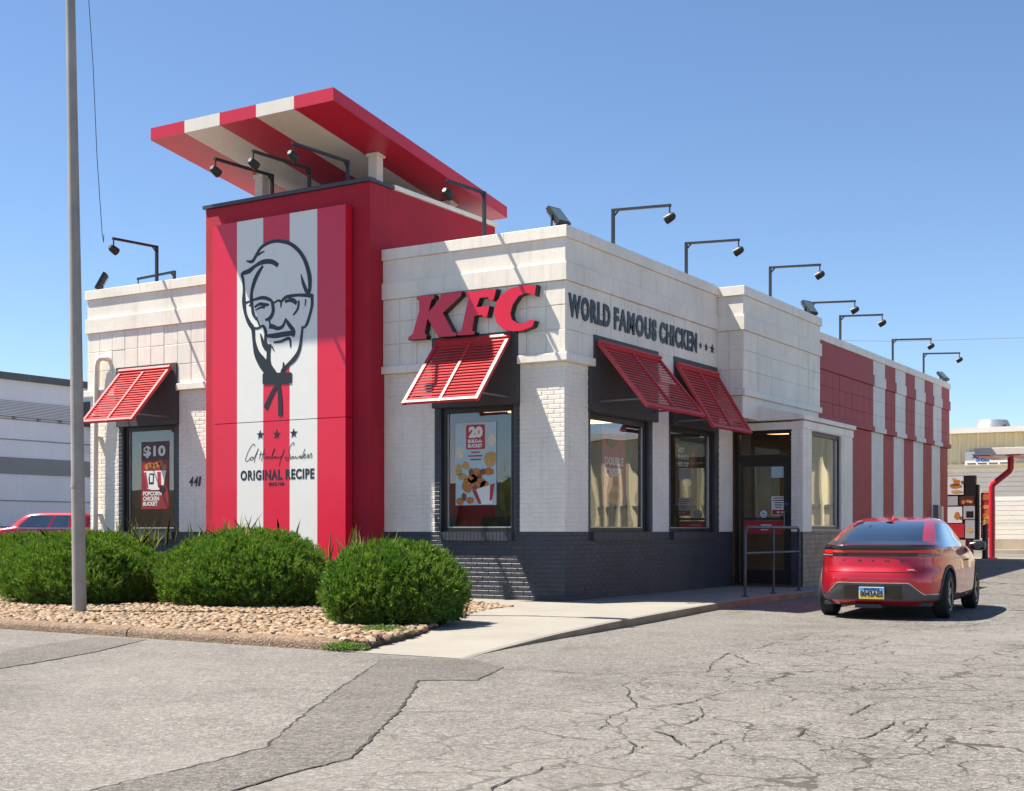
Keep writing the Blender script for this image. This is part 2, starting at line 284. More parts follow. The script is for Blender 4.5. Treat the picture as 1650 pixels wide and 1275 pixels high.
# ------------------------------------------------------------------ traced outlines (metres)
FACE = [[(-5.642,5.393,0.0139),(-5.518,5.37,0.0602),(-5.42,5.474,0.0602),(-5.34,5.563,0.0371),(-5.211,5.621,0.0371),(-5.035,5.644,0.0371),(-4.877,5.619,0.0394),(-4.72,5.567,0.0417),(-4.564,5.459,0.044),(-4.44,5.314,0.0463),(-4.363,5.156,0.0509),(-4.317,4.986,0.0556),(-4.314,4.82,0.0695),(-4.348,4.74,0.0926)],[(-5.42,5.45,0.0232),(-5.324,5.488,0.0232),(-5.253,5.504,0.0093)],[(-4.493,5.063,0.0069),(-4.456,4.94,0.0371),(-4.394,4.804,0.0463),(-4.348,4.74,0.0602)],[(-4.271,4.721,0.0417),(-4.268,4.555,0.0371),(-4.317,4.394,0.0347),(-4.379,4.257,0.0347),(-4.446,4.203,0.0139)],[(-4.462,4.24,0.0278),(-4.487,4.051,0.0347),(-4.533,3.864,0.0417),(-4.626,3.74,0.0556),(-4.767,3.642,0.0648),(-4.871,3.564,0.0509),(-4.899,3.506,0.0232)],[(-4.966,5.244,0.0463),(-5.099,5.321,0.0787),(-5.291,5.336,0.0787),(-5.453,5.29,0.0602),(-5.583,5.223,0.0556),(-5.734,5.19,0.0417),(-5.714,5.102,0.0347),(-5.698,4.929,0.0324),(-5.698,4.733,0.0556),(-5.662,4.533,0.0602),(-5.583,4.38,0.0787),(-5.502,4.276,0.0834),(-5.479,4.079,0.0695),(-5.42,3.88,0.1204),(-5.307,3.726,0.176),(-5.195,3.609,0.1714),(-5.083,3.53,0.1158)],[(-5.285,5.277,0.0278),(-5.388,5.167,0.0509),(-5.476,5.029,0.0556),(-5.531,4.864,0.0648),(-5.531,4.717,0.0509),(-5.518,4.619,0.0371),(-5.492,4.519,0.0417),(-5.427,4.416,0.0185)],[(-5.681,4.707,0.0278),(-5.55,4.734,0.0208),(-5.437,4.753,0.0301),(-5.285,4.763,0.0394),(-5.137,4.715,0.0347),(-5.061,4.66,0.0232),(-4.966,4.69,0.0232),(-4.902,4.67,0.0278),(-4.798,4.727,0.0371),(-4.595,4.737,0.0324),(-4.409,4.72,0.0371),(-4.262,4.696,0.0463)],[(-5.59,4.662,0.0185),(-5.518,4.68,0.0185)],[(-5.089,4.672,0.0417),(-5.07,4.531,0.0463),(-5.131,4.427,0.0463),(-5.24,4.4,0.0232)],[(-5.469,4.626,0.0232),(-5.356,4.667,0.0324),(-5.253,4.644,0.0417),(-5.157,4.64,0.0185)],[(-5.446,4.576,0.0116),(-5.34,4.608,0.0232),(-5.243,4.594,0.0116)],[(-4.827,4.658,0.0324),(-4.704,4.666,0.0347),(-4.58,4.602,0.0324)],[(-4.745,4.706,0.0093),(-4.642,4.679,0.0185),(-4.577,4.63,0.0139)],[(-4.899,4.665,0.0278),(-4.909,4.569,0.0139)],[(-4.539,4.651,0.0232),(-4.558,4.522,0.0301),(-4.651,4.427,0.0185)],[(-4.394,4.657,0.0185),(-4.409,4.549,0.0116)],[(-4.82,4.389,0.0185),(-4.736,4.281,0.0463),(-4.642,4.171,0.0463),(-4.657,4.084,0.0324)],[(-5.157,4.296,0.0556),(-5.067,4.277,0.0509),(-4.972,4.243,0.0417),(-4.871,4.268,0.0371),(-4.808,4.369,0.0278)],[(-5.157,4.405,0.0232),(-5.137,4.319,0.0185)],[(-5.433,4.465,0.0232),(-5.356,4.313,0.0185)],[(-5.55,4.304,0.0787),(-5.404,4.28,0.0695),(-5.285,4.307,0.0834),(-5.227,4.205,0.1158),(-5.233,4.06,0.1019),(-5.157,3.933,0.0926)],[(-5.227,4.145,0.0278),(-5.035,4.132,0.0556),(-4.846,4.141,0.0556),(-4.664,4.146,0.0556)],[(-5.061,4.028,0.0185),(-4.909,4.031,0.0278),(-4.732,4.065,0.0324),(-4.707,3.92,0.0139)],[(-5.157,4.006,0.1065),(-5.169,3.838,0.0787),(-5.163,3.668,0.1112),(-5.067,3.553,0.1019),(-4.966,3.481,0.0232)],[(-5.099,3.966,0.0185),(-5.048,3.889,0.0093)],[(-5.34,4.19,0.0116),(-5.275,4.015,0.0695),(-5.211,3.913,0.0324)],[(-4.855,3.696,0.0139),(-4.852,3.611,0.0324),(-4.893,3.53,0.0278),(-4.947,3.48,0.0185)],[(-4.988,3.358,0.0695),(-5.115,3.181,0.0787),(-5.237,2.98,0.0926)],[(-4.959,3.356,0.0695),(-4.928,3.123,0.0834),(-4.921,2.846,0.0926)]]
FACEFILL = [(-5.518,5.37),(-5.356,5.564),(-5.035,5.644),(-4.72,5.567),(-4.44,5.314),(-4.317,4.986),(-4.271,4.721),(-4.268,4.555),(-4.379,4.257),(-4.462,4.192),(-4.533,3.864),(-4.626,3.728),(-4.871,3.564),(-4.956,3.481),(-5.083,3.53),(-5.307,3.677),(-5.453,3.882),(-5.502,4.178),(-5.662,4.484),(-5.698,4.929),(-5.727,5.189),(-5.518,5.278)]
TIE = [(-5.295,3.531),(-5.253,3.548),(-4.714,3.528),(-4.682,3.512),(-4.686,3.359),(-4.707,3.351),(-5.272,3.365),(-5.295,3.385)]
SIGN = [[(-5.468,2.376),(-5.471,2.407),(-5.506,2.414),(-5.558,2.364),(-5.617,2.283),(-5.659,2.197),(-5.667,2.158),(-5.646,2.14),(-5.597,2.161),(-5.552,2.201)],[(-5.532,2.21),(-5.558,2.194),(-5.561,2.166),(-5.536,2.158),(-5.506,2.18),(-5.505,2.202),(-5.532,2.21),(-5.487,2.192)],[(-5.487,2.182),(-5.429,2.268),(-5.386,2.344),(-5.422,2.267),(-5.468,2.172),(-5.48,2.123)],[(-5.448,2.159),(-5.443,2.153)],[(-5.332,2.294),(-5.351,2.226),(-5.373,2.167)],[(-5.258,2.34),(-5.293,2.234),(-5.326,2.134)],[(-5.373,2.242),(-5.306,2.249),(-5.229,2.261)],[(-5.214,2.213),(-5.255,2.199),(-5.261,2.175),(-5.229,2.176),(-5.197,2.21),(-5.201,2.174),(-5.172,2.192),(-5.159,2.213),(-5.15,2.172),(-5.102,2.219),(-5.045,2.313),(-5.057,2.323),(-5.095,2.219),(-5.108,2.159),(-5.07,2.197),(-5.036,2.202),(-5.057,2.174),(-5.019,2.202),(-5.015,2.17),(-4.975,2.203),(-4.967,2.171),(-4.924,2.194),(-4.887,2.203),(-4.918,2.17),(-4.874,2.222),(-4.839,2.311),(-4.874,2.231),(-4.924,2.137),(-4.95,2.046)],[(-4.655,2.363),(-4.634,2.395),(-4.661,2.41),(-4.711,2.36),(-4.742,2.284),(-4.724,2.207),(-4.736,2.151),(-4.774,2.128),(-4.83,2.168),(-4.805,2.183),(-4.742,2.17)],[(-4.661,2.194),(-4.705,2.178),(-4.709,2.159),(-4.68,2.16),(-4.651,2.194),(-4.647,2.159),(-4.618,2.18),(-4.602,2.194),(-4.593,2.158),(-4.537,2.183),(-4.494,2.2),(-4.525,2.163),(-4.482,2.172),(-4.445,2.237),(-4.412,2.307),(-4.457,2.209),(-4.476,2.157),(-4.433,2.189),(-4.399,2.217),(-4.42,2.222),(-4.436,2.18),(-4.42,2.158),(-4.371,2.187),(-4.347,2.224),(-4.338,2.172),(-4.365,2.159),(-4.31,2.195),(-4.289,2.237),(-4.272,2.18),(-4.304,2.155)]]
STARS = [(-5.347,2.561),(-5.0,2.555),(-4.645,2.56)]
OR = [(-5.774,1.83),(-4.225,1.945)]
SI = [(-5.172,1.731),(-4.843,1.782)]
KFC = [[(-2.522,4.581),(-2.196,4.579),(-2.196,4.527),(-2.248,4.504),(-2.3,4.325),(-2.076,4.516),(-2.076,4.587),(-1.683,4.577),(-1.697,4.527),(-2.034,4.29),(-1.85,3.983),(-1.78,3.966),(-1.794,3.92),(-2.119,3.929),(-2.32,4.232),(-2.377,4.013),(-2.334,3.974),(-2.349,3.923),(-2.689,3.93),(-2.677,3.972),(-2.601,4.006),(-2.473,4.363),(-2.479,4.518),(-2.522,4.534)],[(-1.627,4.567),(-1.08,4.561),(-1.134,4.401),(-1.196,4.4),(-1.229,4.456),(-1.379,4.456),(-1.434,4.323),(-1.256,4.321),(-1.202,4.321),(-1.248,4.164),(-1.31,4.165),(-1.338,4.2),(-1.475,4.193),(-1.516,3.979),(-1.461,3.957),(-1.475,3.918),(-1.78,3.926),(-1.772,3.965),(-1.71,3.983),(-1.577,4.47),(-1.627,4.521)],[(-0.405,4.554),(-0.431,4.397),(-0.496,4.437),(-0.588,4.455),(-0.706,4.423),(-0.807,4.308),(-0.85,4.176),(-0.823,4.083),(-0.733,4.025),(-0.601,4.015),(-0.496,4.055),(-0.431,4.039),(-0.47,3.952),(-0.654,3.906),(-0.812,3.91),(-0.972,3.959),(-1.093,4.071),(-1.134,4.223),(-1.102,4.357),(-1.005,4.462),(-0.866,4.54),(-0.654,4.574)]]
PATCH1 = [(2.28,-7.29),(2.63,-7.94),(3.38,-9.3),(3.91,-10.22),(4.3,-10.89),(4.62,-11.41),(4.69,-11.83),(4.72,-12.14),(4.75,-12.65),(5.27,-13.09),(5.48,-12.97),(5.27,-12.33),(5.23,-12.08),(5.21,-11.77),(5.19,-11.43),(5.13,-11.31),(4.79,-10.7),(4.4,-9.97),(3.53,-8.54),(3.89,-8.31),(3.57,-7.42),(3.08,-7.06),(2.67,-7.11)]
PATCH2 = [(-0.99,-6.98),(-0.36,-8.14),(-0.03,-8.96),(0.17,-9.61),(0.39,-10.27),(-0.75,-9.47),(-1.03,-8.7),(-1.41,-7.84),(-1.71,-6.96)]
CR = [[(2.28,-7.29),(2.63,-7.94),(3.38,-9.3),(3.91,-10.22),(4.3,-10.89),(4.62,-11.41),(4.69,-11.83),(4.72,-12.14),(4.75,-12.65),(4.79,-12.95)],[(3.57,-7.42),(3.89,-8.31),(3.53,-8.54),(4.4,-9.97),(4.79,-10.7),(5.13,-11.31),(5.19,-11.43),(5.21,-11.77),(5.23,-12.08),(5.27,-12.33),(5.31,-12.81)],[(-0.99,-6.98),(-0.36,-8.14),(-0.03,-8.96),(0.17,-9.61),(0.39,-10.27)],[(4.43,-10.02),(4.6,-9.88),(4.78,-9.74),(4.94,-9.7)],[(3.57,-7.42),(3.87,-7.46),(4.11,-7.48),(4.53,-7.48),(4.65,-7.25),(5.03,-7.17)],[(4.86,-7.69),(4.96,-8.05),(5.13,-8.26),(5.25,-8.55),(5.38,-8.75),(5.56,-9.03),(5.58,-9.26),(5.6,-9.48),(5.64,-9.62),(5.55,-9.83)],[(6.22,-11.86),(6.16,-11.6),(6.13,-11.47),(6.14,-11.33),(6.11,-11.15),(6.18,-11.1),(6.24,-11.03)],[(6.27,-10.84),(6.29,-10.68),(6.26,-10.5),(6.26,-10.34)],[(5.64,-9.62),(5.73,-9.77),(5.78,-10.0)],[(5.56,-9.03),(5.63,-8.92),(5.73,-8.73)],[(5.25,-8.41),(5.39,-8.39)],[(6.1,-10.26),(6.18,-10.34),(6.25,-10.5)],[(6.06,-9.87),(6.21,-9.97),(6.4,-10.25)],[(4.82,-7.45),(4.85,-7.34),(5.07,-7.3),(5.12,-6.89),(4.84,-6.12),(4.65,-5.32),(4.65,-5.0),(4.69,-4.65),(4.62,-4.1),(4.7,-3.65),(4.53,-2.61)],[(5.54,-8.92),(5.63,-8.98),(5.74,-8.72),(5.74,-8.46),(5.72,-8.12),(5.76,-7.87)],[(4.65,-5.32),(4.88,-5.63),(5.09,-5.97),(5.28,-6.18),(5.24,-5.76)],[(6.6,-10.71),(6.58,-10.46),(6.57,-10.31),(6.52,-10.0),(6.55,-9.85),(6.63,-9.83),(6.72,-9.8)],[(6.04,-9.84),(6.03,-9.64),(6.12,-9.54),(6.07,-9.19),(5.87,-8.78)],[(7.08,-9.83),(7.07,-9.67),(7.15,-9.44),(7.13,-9.17),(7.11,-8.83)],[(6.04,-9.84),(6.19,-9.98),(6.33,-10.12),(6.5,-10.35)],[(6.81,-8.73),(6.78,-8.28),(6.77,-8.03)],[(5.12,-6.89),(5.41,-6.81),(5.73,-6.99),(5.74,-6.79)],[(5.54,-4.46),(5.54,-3.9),(5.51,-3.15)],[(7.54,-9.75),(7.57,-9.49),(7.65,-9.48),(7.73,-9.59)],[(7.34,-9.59),(7.32,-9.15),(7.28,-8.77)],[(6.79,-9.75),(6.81,-9.6),(6.76,-9.39)],[(4.4,-2.8),(4.43,-2.29)]]

# ------------------------------------------------------------------ geometry helpers
class MB:
    def __init__(s): s.v = []; s.f = []; s.smooth = False
    def add(s, vs, fs):
        b = len(s.v); s.v += [tuple(v) for v in vs]; s.f += [tuple(i + b for i in f) for f in fs]; return s
    def box(s, x0, x1, y0, y1, z0, z1):
        return s.add([(x0, y0, z0), (x1, y0, z0), (x1, y1, z0), (x0, y1, z0), (x0, y0, z1), (x1, y0, z1), (x1, y1, z1), (x0, y1, z1)],
                     [(0, 3, 2, 1), (4, 5, 6, 7), (0, 1, 5, 4), (1, 2, 6, 5), (2, 3, 7, 6), (3, 0, 4, 7)])
    def bar(s, a, b, w, h=None, up=(0, 0, 1)):
        """square bar between two points"""
        h = h or w; a = Vector(a); b = Vector(b); d = (b - a).normalized(); u = Vector(up)
        if abs(d.dot(u)) > 0.95: u = Vector((1, 0, 0))
        r = d.cross(u).normalized() * (w / 2); q = r.cross(d).normalized() * (h / 2)
        vs = [p + e for p in (a, b) for e in (-r - q, r - q, r + q, -r + q)]
        return s.add(vs, [(3, 2, 1, 0), (4, 5, 6, 7), (0, 1, 5, 4), (1, 2, 6, 5), (2, 3, 7, 6), (3, 0, 4, 7)])
    def tube(s, pts, r, n=10, cap=True):
        pts = [Vector(p) for p in pts]; rs = r if isinstance(r, (list, tuple)) else [r] * len(pts); vs = []; fs = []
        ref = None
        for i, p in enumerate(pts):
            d = (pts[min(i + 1, len(pts) - 1)] - pts[max(i - 1, 0)]).normalized()
            if ref is None: ref = Vector((0, 0, 1)) if abs(d.z) < 0.9 else Vector((1, 0, 0))
            a = d.cross(ref).normalized(); b = a.cross(d).normalized(); ref = b
            for k in range(n):
                t = 2 * math.pi * k / n; vs.append(p + (a * math.cos(t) + b * math.sin(t)) * rs[i])
        for i in range(len(pts) - 1):
            for k in range(n):
                k2 = (k + 1) % n; fs.append((i * n + k, i * n + k2, (i + 1) * n + k2, (i + 1) * n + k))
        if cap: fs.append(tuple(range(n))[::-1]); fs.append(tuple((len(pts) - 1) * n + k for k in range(n)))
        s.smooth = True; return s.add(vs, fs)
    def lathe(s, prof, origin, axis, n=20):
        """prof: (radius, along axis)"""
        ax = Vector(axis).normalized(); ref = Vector((0, 0, 1)) if abs(ax.z) < 0.9 else Vector((1, 0, 0))
        a = ax.cross(ref).normalized(); b = ax.cross(a); o = Vector(origin); vs = []; fs = []
        for r, h in prof:
            for k in range(n):
                t = 2 * math.pi * k / n; vs.append(o + ax * h + (a * math.cos(t) + b * math.sin(t)) * r)
        for i in range(len(prof) - 1):
            for k in range(n):
                k2 = (k + 1) % n; fs.append((i * n + k, i * n + k2, (i + 1) * n + k2, (i + 1) * n + k))
        s.smooth = True; return s.add(vs, fs)
    def prism(s, poly, fn0, fn1):
        """polygon (2d) between two mappings"""
        n = len(poly); vs = [fn0(*p) for p in poly] + [fn1(*p) for p in poly]
        fs = [tuple(range(n))[::-1], tuple(range(n, 2 * n))] + [(i, (i + 1) % n, n + (i + 1) % n, n + i) for i in range(n)]
        return s.add(vs, fs)
    def mesh(s, name, off=(0, 0, 0)):
        me = bpy.data.meshes.new(name); ox, oy, oz = off
        me.from_pydata([(x - ox, y - oy, z - oz) for x, y, z in s.v], [], s.f)
        bm = bmesh.new(); bm.from_mesh(me); bmesh.ops.recalc_face_normals(bm, faces=bm.faces)
        big = [f for f in bm.faces if len(f.verts) > 8]
        if big: bmesh.ops.triangulate(bm, faces=big)
        bm.to_mesh(me); bm.free()
        if s.smooth:
            me.shade_smooth()
            try: me.set_sharp_from_angle(angle=R(38))
            except Exception: pass
        return me
    def build(s, name, m, parent=None, world=True, bevel=0):
        off = Vector((0, 0, 0)); q = parent
        while q is not None and world: off += q.location; q = q.parent
        me = s.mesh(name, off); me.materials.append(MATS[m] if isinstance(m, str) else m)
        o = bpy.data.objects.new(name, me); COL.objects.link(o); o.parent = parent
        if bevel:
            b = o.modifiers.new('bevel', 'BEVEL'); b.width = bevel; b.segments = 2; b.limit_method = 'ANGLE'
        return o
def tag(o, label=None, cat=None, group=None, kind=None):
    if label: o['label'] = label
    if cat: o['category'] = cat
    if group: o['group'] = group
    if kind: o['kind'] = kind
    return o
def thing(name, label, cat, loc=(0, 0, 0), rz=0.0, group=None):
    o = bpy.data.objects.new(name, None); COL.objects.link(o); o.location = loc; o.rotation_euler = (0, 0, rz); o.empty_display_size = 0.2
    return tag(o, label, cat, group)
def copy_tree(o, parent=None):
    c = o.copy(); COL.objects.link(c); c.parent = parent
    for ch in list(o.children): copy_tree(ch, c)
    return c
def text_mesh(body, bold=0.0, depth=0.0, spacing=1.0):
    cu = bpy.data.curves.new('lettering', 'FONT'); cu.body = body; cu.offset = bold; cu.space_character = spacing; cu.resolution_u = 3
    ob = bpy.data.objects.new('lettering', cu); COL.objects.link(ob)
    dg = bpy.context.evaluated_depsgraph_get(); me = bpy.data.meshes.new_from_object(ob.evaluated_get(dg))
    bpy.data.objects.remove(ob); bpy.data.curves.remove(cu); return me
def lettering(name, body, m, parent, o, u, w, width, height, nrm, depth=0.004, bold=0.0, spacing=1.0, shear=0.0, cuts=None):
    """text fitted to width x height, lower-left corner o, along u, up w, raised along nrm by depth (real thickness)"""
    me = text_mesh(body, bold, 0, spacing)
    P = np.array([v.co[:] for v in me.vertices]); lo = P.min(0); hi = P.max(0)
    P = (P - lo) / np.maximum(hi - lo, 1e-6); P[:, 0] = P[:, 0] * width; P[:, 1] *= height; P[:, 0] += shear * P[:, 1]
    o = Vector(o); u = Vector(u); w = Vector(w); nrm = Vector(nrm); nv = len(P)
    vs = [o + u * p[0] + w * p[1] + nrm * depth for p in P] + [o + u * p[0] + w * p[1] for p in P]
    fs = [tuple(p.vertices) for p in me.polygons]
    bm = bmesh.new(); bm.from_mesh(me)
    side = [(e.verts[0].index, e.verts[1].index, e.verts[1].index + nv, e.verts[0].index + nv) for e in bm.edges if e.is_boundary]
    bm.free(); bpy.data.meshes.remove(me)
    return MB().add(vs, fs + side).build(name, m, parent)
def ribbon(mb, pts, fn, n=None, width=None):
    """variable width stroke: pts (a, b, w); fn maps 2d to 3d; drawn as a strip with rounded joints"""
    P = []
    for i in range(len(pts) - 1):
        p0 = pts[max(i - 1, 0)]; p1 = pts[i]; p2 = pts[i + 1]; p3 = pts[min(i + 2, len(pts) - 1)]
        for k in range(5):
            t = k / 5.0
            P.append(tuple(0.5 * ((2 * b) + (c - a) * t + (2 * a - 5 * b + 4 * c - d) * t * t + (-a + 3 * b - 3 * c + d) * t ** 3) for a, b, c, d in zip(p0, p1, p2, p3)))
    P.append(pts[-1]); vs = []
    for i, p in enumerate(P):
        a = P[max(i - 1, 0)]; b = P[min(i + 1, len(P) - 1)]; dx, dy = b[0] - a[0], b[1] - a[1]; l = math.hypot(dx, dy) or 1
        w = (width if width else max(p[2], 0.004)) / 2; nx, ny = -dy / l * w, dx / l * w
        vs += [fn(p[0] + nx, p[1] + ny), fn(p[0] - nx, p[1] - ny)]
    mb.add(vs, [(2 * i, 2 * i + 1, 2 * i + 3, 2 * i + 2) for i in range(len(P) - 1)])
def star(c, r, rot=0.0):
    return [(c[0] + (r if k % 2 == 0 else r * 0.42) * math.sin(rot + math.pi * k / 5), c[1] + (r if k % 2 == 0 else r * 0.42) * math.cos(rot + math.pi * k / 5)) for k in range(10)]

# ------------------------------------------------------------------ ground
def ss(a, b, x):
    t = min(1, max(0, (x - a) / (b - a))); return t * t * (3 - 2 * t)
def gz(x, y):
    z = -0.10 - 0.06 * ss(2.2, 3.6, x) * ss(-3.5, 0.0, y)
    return z + 0.24 * ss(7, 22, y)
def grid_axis(lo, hi, a, b, step):
    out = list(np.arange(a, b + 1e-6, step)); s = step; v = b
    while v < hi: s *= 1.35; v += s; out.append(v)
    s = step; v = a; pre = []
    while v > lo: s *= 1.35; v -= s; pre.append(v)
    return pre[::-1] + out
gx = grid_axis(-900, 900, -14, 14, 0.5); gy = grid_axis(-900, 900, -16, 30, 0.5)
g = MB(); ny = len(gy)
g.v = [(x, y, gz(x, y)) for x in gx for y in gy]
g.f = [(i * ny + j, (i + 1) * ny + j, (i + 1) * ny + j + 1, i * ny + j + 1) for i in range(len(gx) - 1) for j in range(ny - 1)]
o = g.build('ground', 'asphalt'); tag(o, kind='structure', label='cracked grey asphalt of the car park')
for nm, P in (('asphalt_patch', PATCH1), ('asphalt_patch', PATCH2)):
    m = MB(); m.prism(P, lambda x, y: (x, y, -0.096), lambda x, y: (x, y, -0.13)); o = m.build(nm, 'asphalt_patch'); tag(o, kind='structure')
def crack_pts(pl, amp):
    out = []
    for a, b in zip(pl[:-1], pl[1:]):
        L = math.hypot(b[0] - a[0], b[1] - a[1]); n = max(2, int(L / 0.05))
        for k in range(n):
            t = k / n; out.append((a[0] + (b[0] - a[0]) * t + random.uniform(-amp, amp), a[1] + (b[1] - a[1]) * t + random.uniform(-amp, amp)))
    return out + [pl[-1]]
cm = MB()
for i, pl in enumerate(CR):
    P = crack_pts(pl, 0.011); wmax = 0.026 if i < 3 else 0.017; vs = []; n = len(P)
    wv = [wmax * (0.35 + 0.65 * abs(math.sin(k * 0.37 + i) * math.cos(k * 0.13 + 2 * i))) * min(1, 6 * k / n + 0.1, 6 * (n - k) / n + 0.1) * random.uniform(0.5, 1.2) for k in range(n)]
    for k, p in enumerate(P):
        a = P[max(k - 1, 0)]; b = P[min(k + 1, n - 1)]; dx, dy = b[0] - a[0], b[1] - a[1]; l = math.hypot(dx, dy) or 1
        vs += [(p[0] - dy / l * wv[k] / 2, p[1] + dx / l * wv[k] / 2, gz(*p) + 0.0055), (p[0] + dy / l * wv[k] / 2, p[1] - dx / l * wv[k] / 2, gz(*p) + 0.0055)]
    cm.add(vs, [(2 * k, 2 * k + 1, 2 * k + 3, 2 * k + 2) for k in range(n - 1)])
tag(cm.build('asphalt_crack', 'crack_dark'), kind='structure')
# concrete walk with ramp: rows (y, x_left, x_right, z)
rows = [(-7.02, 1.72, 2.90, -0.092), (-6.6, 1.62, 2.80, -0.085), (-6.0, 1.48, 2.70, -0.072), (-5.4, 1.30, 2.62, -0.056), (-4.7, 1.02, 2.54, -0.036), (-4.0, 0.74, 2.49, -0.020), (-3.3, 0.42, 2.42, -0.008),
        (-2.6, 0.16, 2.36, -0.002), (-2.0, 0.05, 2.29, 0.0), (-1.5, 0.02, 2.23, 0.0), (-1.15, -0.42, 2.19, 0.0), (-0.75, -0.95, 2.14, 0.0), (-0.4, -1.45, 2.10, 0.0), (-0.1, -1.95, 2.06, 0.0), (0.1, -2.2, 2.04, 0.0),
        (1.2, -0.3, 1.93, 0.0), (2.3, -0.3, 1.87, 0.0), (4.0, -0.3, 1.86, 0.0), (6.0, -0.3, 1.87, 0.0), (10, -0.3, 1.9, 0.0), (14, -0.3, 1.9, 0.02)]
w = MB(); vs = []
for y, a, b, z in rows: vs += [(a, y, z), (b - 0.03, y, z), (b, y, z - 0.012), (b + 0.012, y, -0.35), (a, y, -0.35)]
fs = []
for i in range(len(rows) - 1):
    for k in (0, 1): fs.append((5 * i + k, 5 * i + k + 1, 5 * i + 6 + k, 5 * i + 5 + k))
fs += [(0, 1, 2, 3, 4)]
for i in range(len(rows) - 1): fs.append((5 * i + 4, 5 * i, 5 * i + 5, 5 * i + 9))
w.add(vs, fs); wk = w.build('concrete_walk', 'concrete'); tag(wk, kind='structure', label='pale broomed concrete walk ramping down to the asphalt')
w = MB(); vs2 = []
for y, a, b, z in rows: vs2 += [(b, y, z - 0.012), (b + 0.012, y, -0.35)]
w.add(vs2, [(2 * i, 2 * i + 1, 2 * i + 3, 2 * i + 2) for i in range(len(rows) - 1)])
tag(w.build('curb_face', 'curb_face', wk), label='rust stained curb face')
# kerb stones along the planting bed, two long pieces with a gap
def kerb(x0, y0, x1, y1, seg, round_end=False):
    prof = [(0.0, -0.3), (0.0, -0.06), (0.012, -0.03), (0.035, -0.008), (0.07, 0.002), (0.15, 0.004), (0.19, -0.004), (0.205, -0.03), (0.205, -0.3)]
    n = seg; vs = []; fs = []; L = math.hypot(x1 - x0, y1 - y0); nx, nyv = -(y1 - y0) / L, (x1 - x0) / L; k = len(prof)
    for i in range(n + 1):
        t = i / n; sc = 1.0
        if round_end and t > 0.9: sc = math.sqrt(max(0.0, 1 - ((t - 0.9) / 0.1) ** 2)) * 0.8 + 0.2
        wob = random.uniform(-0.006, 0.006)
        for d, z in prof:
            dd = 0.1 + (d - 0.1) * (0.5 + 0.5 * sc)
            vs.append((x0 + (x1 - x0) * t + nx * dd + random.uniform(-.002, .002), y0 + (y1 - y0) * t + nyv * dd + wob, (z + 0.1) * sc - 0.1 + random.uniform(-.003, .003)))
    for i in range(n):
        for j in range(k - 1): fs.append((i * k + j, (i + 1) * k + j, (i + 1) * k + j + 1, i * k + j + 1))
    fs += [tuple(range(k)), tuple(n * k + j for j in range(k))[::-1]]
    m = MB().add(vs, fs); m.smooth = True; return m
tag(kerb(-14, -6.40, -1.42, -6.86, 60).build('kerb', 'kerb_aggregate'), 'brown aggregate kerb by the pole, left of the gap', 'kerb', group='kerb stones of the planting bed')
tag(kerb(-1.39, -6.87, 1.5, -6.97, 26, True).build('kerb', 'kerb_aggregate'), 'brown aggregate kerb with worn round end by the weeds', 'kerb', group='kerb stones of the planting bed')

# ------------------------------------------------------------------ the restaurant: shell, bricks, panels
bld = thing('restaurant_building', 'white brick restaurant with charcoal base, red striped end and red entrance tower', 'building')
def wall_shell(axis, p, thick, u0, u1, z0, z1, openings, m, name='wall', parent=bld):
    """axis 'y': plane y=p facing -y (thickness towards +y); axis 'x': plane x=p facing +x (thickness towards -x)"""
    us = sorted({u0, u1, *[a for op in openings for a in op[:2]]}); zs = sorted({z0, z1, *[a for op in openings for a in op[2:]]})
    us = [u for u in us if u0 <= u <= u1]; zs = [z for z in zs if z0 <= z <= z1]
    solid = lambda i, j: 0 <= i < len(us) - 1 and 0 <= j < len(zs) - 1 and not any(a <= (us[i] + us[i + 1]) / 2 <= b and c <= (zs[j] + zs[j + 1]) / 2 <= d for a, b, c, d in openings)
    P = (lambda u, z, d: (u, p + d, z)) if axis == 'y' else (lambda u, z, d: (p - d, u, z))
    mb = MB()
    for i in range(len(us) - 1):
        for j in range(len(zs) - 1):
            if not solid(i, j): continue
            a, b, c, d = us[i], us[i + 1], zs[j], zs[j + 1]
            for dd in (0, thick): mb.add([P(a, c, dd), P(b, c, dd), P(b, d, dd), P(a, d, dd)], [(0, 1, 2, 3)])
            if not solid(i - 1, j): mb.add([P(a, c, 0), P(a, d, 0), P(a, d, thick), P(a, c, thick)], [(0, 1, 2, 3)])
            if not solid(i + 1, j): mb.add([P(b, c, 0), P(b, d, 0), P(b, d, thick), P(b, c, thick)], [(0, 1, 2, 3)])
            if not solid(i, j - 1): mb.add([P(a, c, 0), P(b, c, 0), P(b, c, thick), P(a, c, thick)], [(0, 1, 2, 3)])
            if not solid(i, j + 1): mb.add([P(a, d, 0), P(b, d, 0), P(b, d, thick), P(a, d, thick)], [(0, 1, 2, 3)])
    return mb.build(name, m, parent)
BL, BH, J = 0.1955, 0.0592, 0.0085
def brick_list(u0, u1, z0, z1, openings, bl=BL, bh=BH):
    out = []; course = 0; z = z0
    while z + bh <= z1 + 0.02:
        iv = [(u0, u1)]
        for a, b, c, d in openings:
            if min(z + bh, d) - max(z, c) > 0.3 * bh:
                iv = [q for s, e in iv for q in ((s, min(e, a)), (max(s, b), e)) if q[1] - q[0] > 0.02]
        off = 0 if course % 2 == 0 else -(bl + J) / 2
        k = 0; u = u0 + off
        while u < u1:
            for s, e in iv:
                a, b = max(u, s + 0.002), min(u + bl, e - 0.002)
                if b - a > 0.007: out.append(((a + b) / 2, z + bh / 2, b - a))
            u += bl + J
        course += 1; z += bh + J
    return out
